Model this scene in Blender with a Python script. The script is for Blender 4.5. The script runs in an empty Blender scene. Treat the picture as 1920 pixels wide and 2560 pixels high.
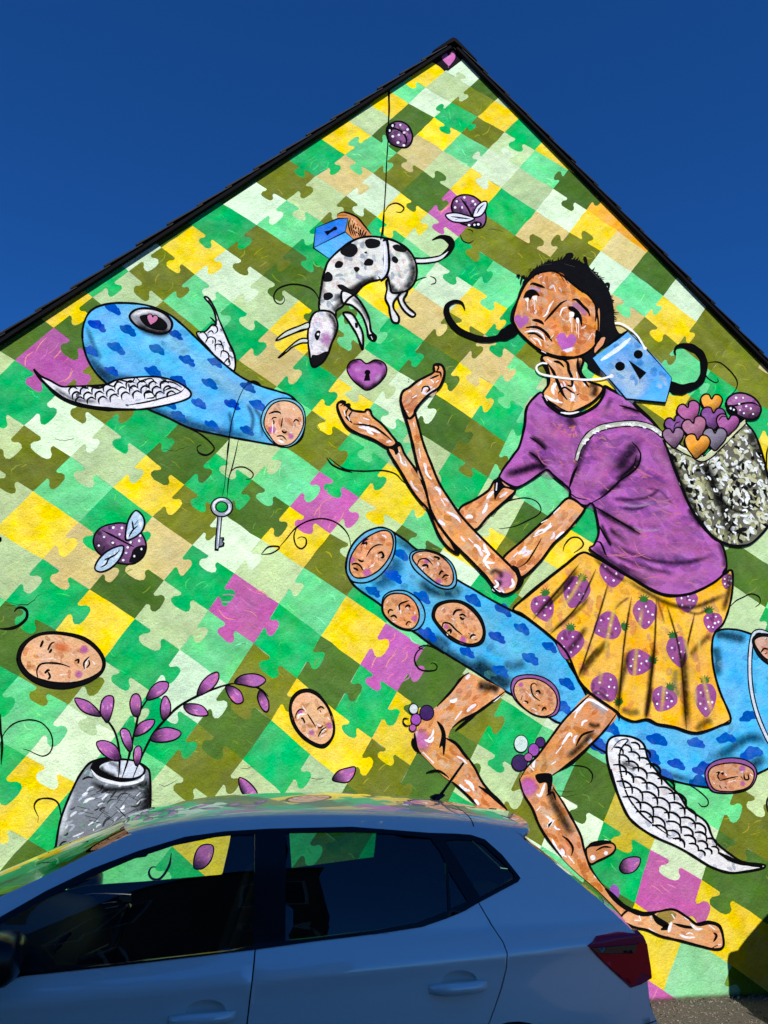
import bpy, bmesh, math, random
from math import sin, cos, pi, radians, sqrt, atan2, hypot
from mathutils import Vector, Matrix, noise
from mathutils.geometry import delaunay_2d_cdt

# ------------------------------------------------------------------ camera
SC = bpy.context.scene
COL = SC.collection
CAM_POS = (0.0, -5.85, 1.58)
YAW, PITCH, ROLL, FPX = radians(-11.6), radians(19.5), radians(0.5), 26 / 36 * 2560
def cam_axes():
    f = Vector((-sin(YAW) * cos(PITCH), cos(YAW) * cos(PITCH), sin(PITCH)))
    r = Vector((cos(YAW), sin(YAW), 0)); u = r.cross(f)
    c, s = cos(ROLL), sin(ROLL)
    return r * c + u * s, -r * s + u * c, f
CR, CU, CF = cam_axes()
cd = bpy.data.cameras.new('camera'); cd.sensor_fit = 'VERTICAL'; cd.sensor_height = 36; cd.sensor_width = 27
cd.lens = 26; cd.clip_start = 0.05; cd.clip_end = 2000
cam = bpy.data.objects.new('camera', cd); COL.objects.link(cam)
cam.matrix_world = Matrix((( CR.x, CU.x, -CF.x, CAM_POS[0]), (CR.y, CU.y, -CF.y, CAM_POS[1]), (CR.z, CU.z, -CF.z, CAM_POS[2]), (0, 0, 0, 1)))
SC.camera = cam

# ------------------------------------------------------------------ sky and sun
SUN_EL, SUN_AZ = radians(40), radians(4)      # sun stands behind the camera, a little to its left
w = bpy.data.worlds.new('World'); SC.world = w; w.use_nodes = True
nt = w.node_tree; nt.nodes.clear()
out = nt.nodes.new('ShaderNodeOutputWorld'); bg = nt.nodes.new('ShaderNodeBackground'); sky = nt.nodes.new('ShaderNodeTexSky')
sky.sky_type = 'NISHITA'; sky.sun_disc = False; sky.sun_elevation = SUN_EL; sky.sun_rotation = pi + SUN_AZ
sky.altitude = 1500; sky.air_density = 1.0; sky.dust_density = 0.0; sky.ozone_density = 6.0
tint = nt.nodes.new('ShaderNodeVectorMath'); tint.operation = 'MULTIPLY'; tint.inputs[1].default_value = (0.25, 0.93, 1.70)   # deep polarised blue
bg.inputs['Strength'].default_value = 0.077
nt.links.new(sky.outputs[0], tint.inputs[0]); nt.links.new(tint.outputs[0], bg.inputs['Color']); nt.links.new(bg.outputs[0], out.inputs['Surface'])
sl = bpy.data.lights.new('sun', 'SUN'); sl.energy = 4.6; sl.angle = radians(0.5); sl.color = (1.0, 0.965, 0.9)
sun = bpy.data.objects.new('sun', sl); COL.objects.link(sun)
sdir = Vector((sin(SUN_AZ) * cos(SUN_EL), cos(SUN_AZ) * cos(SUN_EL), -sin(SUN_EL)))   # travel direction of the light
sun.rotation_euler = sdir.to_track_quat('-Z', 'Y').to_euler()
SC.view_settings.view_transform = 'Standard'; SC.view_settings.look = 'None'; SC.view_settings.gamma = 1
SC.view_settings.use_curve_mapping = False; SC.view_settings.exposure = 0.0
SC.cycles.transparent_max_bounces = 48
SC.cycles.max_bounces = 8

# ------------------------------------------------------------------ helpers
rnd = random.Random(7)
def lin(c): return tuple((v / 255 / 12.92) if v <= 10 else ((v / 255 + 0.055) / 1.055) ** 2.4 for v in c)
def obj(name, me, parent=None, **props):
    o = bpy.data.objects.new(name, me); COL.objects.link(o)
    if parent is not None: o.parent = parent
    for k, v in props.items(): o[k] = v
    return o
def empty(name, loc=(0, 0, 0), **props):
    o = obj(name, None, None, **props); o.location = loc; o.empty_display_size = 0.2
    return o
def mesh(name, verts, faces, mats, smooth=False):
    me = bpy.data.meshes.new(name); me.from_pydata(verts, [], faces); me.update()
    for m in (mats if isinstance(mats, (list, tuple)) else [mats]): me.materials.append(m)
    if smooth: me.polygons.foreach_set('use_smooth', [True] * len(me.polygons))
    return me
class MB:
    """collects boxes, prisms and tubes into one mesh"""
    def __init__(s): s.v = []; s.f = []
    def add(s, v, f):
        n = len(s.v); s.v += [tuple(p) for p in v]; s.f += [tuple(i + n for i in q) for q in f]; return s
    def box(s, a, b):
        (x0, y0, z0), (x1, y1, z1) = a, b
        return s.add([(x0,y0,z0),(x1,y0,z0),(x1,y1,z0),(x0,y1,z0),(x0,y0,z1),(x1,y0,z1),(x1,y1,z1),(x0,y1,z1)],
                     [(0,3,2,1),(4,5,6,7),(0,1,5,4),(1,2,6,5),(2,3,7,6),(3,0,4,7)])
    def prism(s, poly, ax, d0, d1):
        """poly in the two other axes, extruded along ax (0 x, 1 y, 2 z)"""
        n = len(poly)
        def P(p, d):
            q = list(p); q.insert(ax, d); return tuple(q)
        return s.add([P(p, d0) for p in poly] + [P(p, d1) for p in poly],
                     [tuple(range(n))[::-1], tuple(range(n, 2 * n))] + [(i, (i + 1) % n, n + (i + 1) % n, n + i) for i in range(n)])
    def tube(s, pts, r, n=8, caps=True):
        pts = [Vector(p) for p in pts]; rr = r if isinstance(r, (list, tuple)) else [r] * len(pts)
        V = []; up = Vector((0.13, 0.27, 0.95))
        for i, p in enumerate(pts):
            t = (pts[min(i + 1, len(pts) - 1)] - pts[max(i - 1, 0)]).normalized()
            a = t.cross(up)
            if a.length < 1e-3: a = t.cross(Vector((1, 0, 0)))
            a.normalize(); b = t.cross(a)
            V += [p + (a * cos(2 * pi * k / n) + b * sin(2 * pi * k / n)) * rr[i] for k in range(n)]
        F = [(i * n + k, i * n + (k + 1) % n, (i + 1) * n + (k + 1) % n, (i + 1) * n + k) for i in range(len(pts) - 1) for k in range(n)]
        if caps: F += [tuple(range(n))[::-1], tuple(range((len(pts) - 1) * n, len(pts) * n))]
        return s.add(V, F)
    def build(s, name, mat, parent=None, smooth=False, bevel=0, **props):
        me = mesh(name, s.v, s.f, mat, smooth)
        bm = bmesh.new(); bm.from_mesh(me)
        bmesh.ops.recalc_face_normals(bm, faces=bm.faces)
        if bevel: bmesh.ops.bevel(bm, geom=bm.edges[:], offset=bevel, segments=2, affect='EDGES', profile=0.5)
        bm.to_mesh(me); bm.free()
        if smooth: me.polygons.foreach_set('use_smooth', [True] * len(me.polygons))
        return obj(name, me, parent, **props)

def nodes(name):
    m = bpy.data.materials.new(name); m.use_nodes = True
    t = m.node_tree; p = t.nodes['Principled BSDF']
    return m, t, p
def simple(name, col, rough=0.6, metal=0.0, coat=0.0, spec=0.5, bump=0.0, bscale=40, var=0.0, vscale=6):
    m, t, p = nodes(name)
    p.inputs['Base Color'].default_value = (*col, 1); p.inputs['Roughness'].default_value = rough
    p.inputs['Metallic'].default_value = metal; p.inputs['Coat Weight'].default_value = coat
    p.inputs['Coat Roughness'].default_value = 0.02; p.inputs['Specular IOR Level'].default_value = spec
    if bump or var:
        tc = t.nodes.new('ShaderNodeTexCoord')
        n = t.nodes.new('ShaderNodeTexNoise'); n.inputs['Scale'].default_value = bscale; n.inputs['Detail'].default_value = 6
        t.links.new(tc.outputs['Object'], n.inputs['Vector'])
        if bump:
            b = t.nodes.new('ShaderNodeBump'); b.inputs['Strength'].default_value = bump; b.inputs['Distance'].default_value = 0.01
            t.links.new(n.outputs['Fac'], b.inputs['Height']); t.links.new(b.outputs['Normal'], p.inputs['Normal'])
        if var:
            n2 = t.nodes.new('ShaderNodeTexNoise'); n2.inputs['Scale'].default_value = vscale; n2.inputs['Detail'].default_value = 5
            t.links.new(tc.outputs['Object'], n2.inputs['Vector'])
            r = t.nodes.new('ShaderNodeMapRange'); r.inputs['To Min'].default_value = 1 - var; r.inputs['To Max'].default_value = 1 + var
            r.inputs['From Min'].default_value = 0.3; r.inputs['From Max'].default_value = 0.7
            mx = t.nodes.new('ShaderNodeVectorMath'); mx.operation = 'SCALE'; mx.inputs[0].default_value = col
            t.links.new(n2.outputs['Fac'], r.inputs['Value']); t.links.new(r.outputs[0], mx.inputs['Scale'])
            t.links.new(mx.outputs[0], p.inputs['Base Color'])
    return m

# ---- house paint: colour comes from the brushed geometry, mottling and plaster grain from noise
def paint_material(name, soft):
    m, t, p = nodes(name); N, L = t.nodes.new, t.links.new
    at = N('ShaderNodeAttribute'); at.attribute_name = 'paint'
    geo = N('ShaderNodeNewGeometry')
    def nz(scale, detail=4, rough=0.6):
        n = N('ShaderNodeTexNoise'); n.inputs['Scale'].default_value = scale; n.inputs['Detail'].default_value = detail; n.inputs['Roughness'].default_value = rough
        L(geo.outputs['Position'], n.inputs['Vector']); return n.outputs['Fac']
    def rng(v, a, b, c, d):
        r = N('ShaderNodeMapRange'); r.inputs['From Min'].default_value = a; r.inputs['From Max'].default_value = b
        r.inputs['To Min'].default_value = c; r.inputs['To Max'].default_value = d; L(v, r.inputs['Value']); return r.outputs[0]
    def mul(a, b):
        x = N('ShaderNodeMath'); x.operation = 'MULTIPLY'; L(a, x.inputs[0]); L(b, x.inputs[1]); return x.outputs[0]
    broad = rng(nz(2.6, 5), 0.3, 0.7, 0.88, 1.15)      # uneven roller coats
    mid = rng(nz(14, 6, 0.7), 0.3, 0.7, 0.88, 1.10)
    speck = rng(nz(75, 3, 0.7), 0.60, 0.74, 1.0, 0.5)   # pits in the render
    mp = N('ShaderNodeMapping'); mp.inputs['Scale'].default_value = (3.0, 1, 34)
    m0 = N('ShaderNodeMapping'); m0.inputs['Rotation'].default_value = (0, radians(40), 0); L(geo.outputs['Position'], m0.inputs['Vector']); L(m0.outputs[0], mp.inputs['Vector'])
    sn = N('ShaderNodeTexNoise'); sn.inputs['Scale'].default_value = 1.0; sn.inputs['Detail'].default_value = 3; L(mp.outputs[0], sn.inputs['Vector'])
    streak = rng(sn.outputs['Fac'], 0.3, 0.7, 0.94, 1.055)   # broom and roller strokes
    grime = rng(nz(1.3, 6, 0.7), 0.45, 0.72, 1.0, 0.0)
    pores = rng(nz(130, 2, 0.5), 0.54, 0.70, 1.0, 0.45)
    gm = N('ShaderNodeMix'); gm.data_type = 'FLOAT'; L(grime, gm.inputs[0]); L(pores, gm.inputs[2]); gm.inputs[3].default_value = 1.0
    grain = rng(nz(210, 2, 0.6), 0.3, 0.7, 0.84, 1.14)
    k = mul(mul(mul(broad, mid), mul(speck, streak)), mul(gm.outputs[0], grain))
    sc = N('ShaderNodeVectorMath'); sc.operation = 'SCALE'; L(at.outputs['Color'], sc.inputs[0]); L(k, sc.inputs['Scale'])
    hsv = N('ShaderNodeHueSaturation'); L(sc.outputs[0], hsv.inputs['Color'])
    L(rng(nz(3.3, 3), 0.3, 0.7, 0.488, 0.512), hsv.inputs['Hue'])
    L(rng(nz(5.1, 4), 0.3, 0.7, 0.9, 1.08), hsv.inputs['Saturation'])
    L(hsv.outputs[0], p.inputs['Base Color'])
    p.inputs['Roughness'].default_value = 0.8; p.inputs['Specular IOR Level'].default_value = 0.0
    b = N('ShaderNodeBump'); b.inputs['Strength'].default_value = 0.85; b.inputs['Distance'].default_value = 0.008
    h = N('ShaderNodeMath'); h.operation = 'ADD'; L(nz(60, 5, 0.65), h.inputs[0]); L(rng(nz(6, 4), 0, 1, 0, 3), h.inputs[1])
    L(h.outputs[0], b.inputs['Height']); L(b.outputs['Normal'], p.inputs['Normal'])
    if soft:
        al = rng(nz(38, 4, 0.75), 0.32, 0.68, 0.72, 1.12)   # spray dust breaking up over the grain
        L(mul(at.outputs['Alpha'], al), p.inputs['Alpha'])
    return m
M_PAINT = paint_material('mural_paint', False)
M_SPRAY = paint_material('mural_spray', True)
# ------------------------------------------------------------------ the place: wall plane y = 0, street in front of it
def ray(px, py): return CR * ((px - 960) / FPX) + CU * ((1280 - py) / FPX) + CF
def on_plane(px, py, Y):
    d = ray(px, py); return Vector(CAM_POS) + d * ((Y - CAM_POS[1]) / d.y)
def wall_xy(px, py):
    p = on_plane(px, py, 0.0); return (p.x, p.z)

M_GROUND = simple('asphalt_ground', (0.10, 0.082, 0.062), 0.95, bump=0.9, bscale=120, var=0.45, vscale=60)
gv = []; gf = []
obj('ground', mesh('ground', [(-400, -400, 0), (400, -400, 0), (400, 400, 0), (-400, 400, 0)], [(0, 1, 2, 3)], M_GROUND), kind='structure')

AX, AZ = 1.945, 9.30          # apex of the painted gable
SLOPE = 1.102
EAVE = 4.0
XL, XR = AX - (AZ - EAVE) / SLOPE, AX + (AZ - EAVE) / SLOPE
house = empty('gable_house', (AX, 4, 0), label='tall gable-ended house whose whole wall carries a bright mural', category='house')
def hchild(o): o.parent = house; o.matrix_parent_inverse = Matrix.Translation((-AX, -4, 0)); return o
M_PLASTER = simple('plaster', (0.55, 0.56, 0.45), 0.9, bump=0.5, bscale=60)
wall = hchild(MB().prism([(XL, -0.05), (XR, -0.05), (XR, EAVE), (AX, AZ), (XL, EAVE)], 1, 0.0, 9.0).build('wall', M_PLASTER, None))
M_SLATE = simple('black_slate', (0.012, 0.012, 0.013), 0.6, spec=0.12, bump=0.4, bscale=50, var=0.4, vscale=12)
M_BARGE = simple('black_bargeboard', (0.006, 0.006, 0.007), 0.8, spec=0.05, bump=0.2)
roof = empty('roof'); hchild(roof)
ln = hypot(1, SLOPE)
dl = Vector((-1 / ln, 0, -SLOPE / ln)); dr = Vector((1 / ln, 0, -SLOPE / ln))
nl = Vector((-SLOPE / ln, 0, 1 / ln)); nr = Vector((SLOPE / ln, 0, 1 / ln))
OVER = 0.06                   # verge overhang
apex = Vector((AX, 0, AZ))
LEN = (AZ - EAVE) * ln / SLOPE + 0.35
def slab(d, n, s0, s1, h0, h1, y0, y1, h2=None, h3=None):
    """box lying along the slope direction d with height along n; h2,h3 heights at the far end"""
    h2 = h0 if h2 is None else h2; h3 = h1 if h3 is None else h3
    P = [apex + d * s + n * h for s, h in ((s0, h0), (s1, h2), (s1, h3), (s0, h1))]
    return [(p.x, y0, p.z) for p in P] + [(p.x, y1, p.z) for p in P], [(0,1,2,3),(7,6,5,4),(0,4,5,1),(1,5,6,2),(2,6,7,3),(3,7,4,0)]
for d, n in ((dl, nl), (dr, nr)):
    MB().add(*slab(d, n, 0.0, LEN, -0.004, 0.02, -OVER + 0.035, 9.1)).build('roof_deck', M_SLATE, roof)
    MB().add(*slab(d, n, 0.05, LEN, -0.012, 0.018, -OVER + .004, -OVER + 0.03)).build('bargeboard', M_BARGE, roof)
    k = 0; s = 0.10
    while s < LEN:
        c = 0.36
        j = rnd.uniform(-.004, .004)
        MB().add(*slab(d, n, s, s + c + 0.05, 0.022 + j, 0.032 + j, -OVER - 0.006 + rnd.uniform(-.004, .004), 0.5, 0.042 + j, 0.058 + j)).build('slate', M_SLATE, roof)
        s += c
rt = [(AX - 0.26, AZ - 0.20), (AX - 0.235, AZ - 0.19 + 0.03), (AX - 0.03, AZ + 0.075), (AX, AZ + 0.088), (AX + 0.03, AZ + 0.075), (AX + 0.235, AZ - 0.16), (AX + 0.26, AZ - 0.20), (AX, AZ + 0.035)]
MB().prism(rt, 1, -OVER - 0.012, 0.4).build('ridge_tile', M_BARGE, roof)

# ------------------------------------------------------------------ painter's kit: everything below is paint on the wall, measured on the wall plane
S1, S2 = 1659 / 640, 1659 / 400
TILES = dict(A=(0,700,S1), B=(640,60,S1), C=(1280,60,S1), D=(640,500,S1), E=(1100,600,S1), J=(1280,900,S1), K=(1280,1400,S1), Q=(780,1000,S1), R=(800,1280,S1),
             L=(0,1460,S1), F=(400,1100,S1), G=(960,1680,S1), H=(1280,1760,S1), X=(0,1920,S1), Y=(560,1920,S1), Z=(1100,1920,S1), N=(450,900,S2), M=(0,1160,S2), V=(1520,2160,S2), P=(0,0,1), O=(640,1660,1659/320), W=(1280,660,1659/320), T=(1640,1460,1659/280), U=(250,380,S1))
def pts(s, tile=None):
    """'A 10,20 30,40' -> photo pixels"""
    a = s.split()
    if ',' not in a[0]: tile, a = a[0], a[1:]
    ox, oy, k = TILES[tile]
    return [(ox + float(x) / k, oy + float(y) / k) for x, y in (q.split(',') for q in a)]
def spline(p, closed=True, n=6):
    m = len(p); o = []
    for i in range(m if closed else m - 1):
        if closed: a, b, c, d = p[i - 1], p[i], p[(i + 1) % m], p[(i + 2) % m]
        else: a, b, c, d = p[max(i - 1, 0)], p[i], p[i + 1], p[min(i + 2, m - 1)]
        for k in range(n):
            t = k / n
            o.append(tuple(0.5 * (2 * b[j] + (c[j] - a[j]) * t + (2 * a[j] - 5 * b[j] + 4 * c[j] - d[j]) * t * t + (3 * b[j] - a[j] - 3 * c[j] + d[j]) * t ** 3) for j in (0, 1)))
    if not closed: o.append(p[-1])
    return o
def inside(p, poly):
    x, y = p; c = False; j = len(poly) - 1
    for i in range(len(poly)):
        xi, yi = poly[i]; xj, yj = poly[j]
        if (yi > y) != (yj > y) and x < (xj - xi) * (y - yi) / (yj - yi) + xi: c = not c
        j = i
    return c
def clip_poly(poly, a, b, c):
    """keep the side a x + b y <= c"""
    o = []
    for i in range(len(poly)):
        p, q = poly[i - 1], poly[i]
        dp, dq = a * p[0] + b * p[1] - c, a * q[0] + b * q[1] - c
        if (dp <= 0) != (dq <= 0):
            t = dp / (dp - dq); o.append((p[0] + (q[0] - p[0]) * t, p[1] + (q[1] - p[1]) * t))
        if dq <= 0: o.append(q)
    return o
def jit(p, amp, sc=0.02, seed=0.0):
    return [(x + amp * noise.noise((x * sc, y * sc, seed)), y + amp * noise.noise((x * sc, y * sc, seed + 9.7))) for x, y in p]
BLACK = (14, 14, 16)
SKIN = [(205, 130, 70), (222, 160, 110), (190, 105, 45), (228, 180, 140)]
class Fig:
    """one painted figure: coats of paint laid one above the other, each a hair thicker than the last"""
    last = 0.0036
    def __init__(s, name, base=None, label=None):
        s.name, s.lab, s.d = name, label, (Fig.last if base is None else base)
        s.clips = []; s.chain = base is None
        s.v = []; s.f = []; s.c = []; s.m = []
    def _put(s, V, F, C, soft, dep):
        n = len(s.v)
        for (x, y) in V:
            a, b = wall_xy(x, y); s.v.append((a, -dep, b))
        s.f += [tuple(i + n for i in q) for q in F]; s.c += C; s.m += [1 if soft else 0] * len(F)
    def _next(s, step=0.000012): s.d += step; return s.d
    def fill(s, p, col, smooth=True, n=5, wob=0.0, alpha=1.0):
        if isinstance(p, str): p = pts(p)
        if smooth: p = spline(p, True, n)
        if wob: p = jit(p, wob)
        vv, _, ff, *_ = delaunay_2d_cdt([Vector(q) for q in p], [], [list(range(len(p)))], 1, 1e-4)
        c = lin(col)
        ar = abs(sum(p[i-1][0] * p[i][1] - p[i][0] * p[i-1][1] for i in range(len(p)))) / 2
        if ar > 700: s.clips.append(p)
        s._put([(q.x, q.y) for q in vv], ff, [(*c, alpha)] * len(vv), alpha < 1, s._next())
        return p
    def line(s, p, w=4.0, col=BLACK, smooth=True, taper=(0.35, 0.35), closed=False, rough=0.18, n=5, alpha=1.0, dep=None):
        if isinstance(p, str): p = pts(p)
        if smooth and len(p) > 2: p = spline(p, closed, n)
        if closed: p = p + [p[0], p[1]]
        m = len(p); V = []; F = []; sd = rnd.uniform(0, 99)
        # cumulative length for taper
        L = [0]
        for i in range(1, m): L.append(L[-1] + hypot(p[i][0] - p[i-1][0], p[i][1] - p[i-1][1]))
        tot = max(L[-1], 1e-6)
        for i in range(m):
            a, b = p[max(i - 1, 0)], p[min(i + 1, m - 1)]
            tx, ty = b[0] - a[0], b[1] - a[1]; l = hypot(tx, ty) or 1; nx, ny = -ty / l, tx / l
            u = L[i] / tot; k = 1.0
            if not closed:
                k = min(1, taper[0] + (1 - taper[0]) * min(1, u / 0.25), taper[1] + (1 - taper[1]) * min(1, (1 - u) / 0.25))
            h = w * 0.5 * k * (1 + rough * 1.6 * noise.noise((L[i] * 0.05, sd, 0)))
            V += [(p[i][0] + nx * h, p[i][1] + ny * h), (p[i][0] - nx * h, p[i][1] - ny * h)]
            if i: F.append((2 * i - 2, 2 * i - 1, 2 * i + 1, 2 * i))
        s._put(V, F, [(*lin(col), alpha)] * len(V), alpha < 1, s._next() if dep is None else dep)
    def soft(s, p, w, col=BLACK, alpha=0.6, smooth=True, n=5, side=0, ends=True):
        """airbrushed band: full in the middle (or on one side), nothing at the edges"""
        if isinstance(p, str): p = pts(p)
        if smooth and len(p) > 2: p = spline(p, False, n)
        m = len(p); V = []; F = []; C = []; c = lin(col)
        prof = [(-1, 0), (-.75, .2), (-0.5, .5), (-.25, .85), (0, 1), (.25, .85), (0.5, .5), (.75, .2), (1, 0)] if side == 0 else ([(0, 1), (.3, .8), (.65, .3), (1, 0)] if side > 0 else [(0, 1), (-.3, .8), (-.65, .3), (-1, 0)])
        r = len(prof)
        for i in range(m):
            a, b = p[max(i - 1, 0)], p[min(i + 1, m - 1)]
            tx, ty = b[0] - a[0], b[1] - a[1]; l = hypot(tx, ty) or 1; nx, ny = -ty / l, tx / l
            u = i / (m - 1); e = min(1, u / 0.2, (1 - u) / 0.2) if ends else 1
            for o, k in prof:
                V.append((p[i][0] + nx * w * o * (.5 if side == 0 else 1), p[i][1] + ny * w * o * (.5 if side == 0 else 1))); C.append((*c, alpha * k * e))
            if i:
                for j in range(r - 1): F.append(((i - 1) * r + j, (i - 1) * r + j + 1, i * r + j + 1, i * r + j))
        s._put(V, F, s._mask(V, C), True, s._next())
    def _mask(s, V, C):
        """spray stays inside the shapes already filled in this figure"""
        if not s.clips: return C
        return [c if any(inside(v, p) for p in s.clips) else (c[0], c[1], c[2], 0.0) for v, c in zip(V, C)]
    def blob(s, x, y, rx, ry, rot=0, col=BLACK, alpha=0.6, core=0.3):
        V = [(x, y)]; C = [(*lin(col), alpha)]; F = []; n = 16; ca, sa = cos(rot), sin(rot)
        for j, (k, a) in enumerate(((core, alpha * .95), ((1 + core) / 2, alpha * .4), (1, 0))):
            for i in range(n):
                t = 2 * pi * i / n; u, v = rx * k * cos(t), ry * k * sin(t)
                V.append((x + u * ca - v * sa, y + u * sa + v * ca)); C.append((*lin(col), a))
                if j == 0: F.append((0, 1 + i, 1 + (i + 1) % n))
                else: F.append((1 + (j-1)*n + i, 1 + j*n + i, 1 + j*n + (i+1) % n, 1 + (j-1)*n + (i+1) % n))
        s._put(V, F, s._mask(V, C), True, s._next())
    def ell(s, x, y, rx, ry, rot, col, wob=0.0):
        ca, sa = cos(rot), sin(rot)
        p = [(x + rx * cos(t) * ca - ry * sin(t) * sa, y + rx * cos(t) * sa + ry * sin(t) * ca) for t in [2 * pi * i / 22 for i in range(22)]]
        return s.fill(p, col, smooth=False, wob=wob)
    def dabs(s, poly, n, cols, ln=14, w=5, ang=0.0, spread=0.5, alpha=1.0, seed=1, fog=False):
        """loose brush dabs scattered inside an outline"""
        if isinstance(poly, str): poly = pts(poly)
        r = random.Random(seed); xs = [q[0] for q in poly]; ys = [q[1] for q in poly]; k = 0; t = 0
        base = s._next(); s.d += 0.00004
        while k < n and t < n * 30:
            t += 1
            x, y = r.uniform(min(xs), max(xs)), r.uniform(min(ys), max(ys)); a = ang + r.gauss(0, spread); l = ln * r.uniform(.5, 1.3)
            ok = all(inside((x + cos(a) * l * q, y + sin(a) * l * q), poly) for q in (-.5, 0, .5))
            if not ok: continue
            k += 1; b = r.uniform(-.25, .25) * l
            q = [(x - cos(a) * l / 2, y - sin(a) * l / 2), (x - sin(a) * b, y + cos(a) * b), (x + cos(a) * l / 2, y + sin(a) * l / 2)]
            if fog: s.soft(q, w * r.uniform(.7, 1.3), r.choice(cols), alpha, n=2); continue
            s.line(q, w * r.uniform(.6, 1.3), r.choice(cols), taper=(.55, .4), n=4, alpha=alpha, dep=base + r.uniform(0, 0.00004))
    def dots(s, p, r0, col=(240, 240, 245)):
        for x, y in (pts(p) if isinstance(p, str) else p): s.ell(x, y, r0 * rnd.uniform(.8, 1.2), r0 * rnd.uniform(.8, 1.2), 0, col)
    def build(s):
        Fig.last = max(Fig.last, s.d + 0.00004) if s.chain else Fig.last
        me = mesh(s.name, s.v, s.f, [M_PAINT, M_SPRAY])
        me.polygons.foreach_set('material_index', s.m)
        a = me.color_attributes.new('paint', 'FLOAT_COLOR', 'POINT')
        flat = []
        for c in s.c: flat += c
        a.data.foreach_set('color', flat)
        o = obj(s.name, me, wall)
        if s.lab: o['label'] = s.lab
        return o
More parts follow.
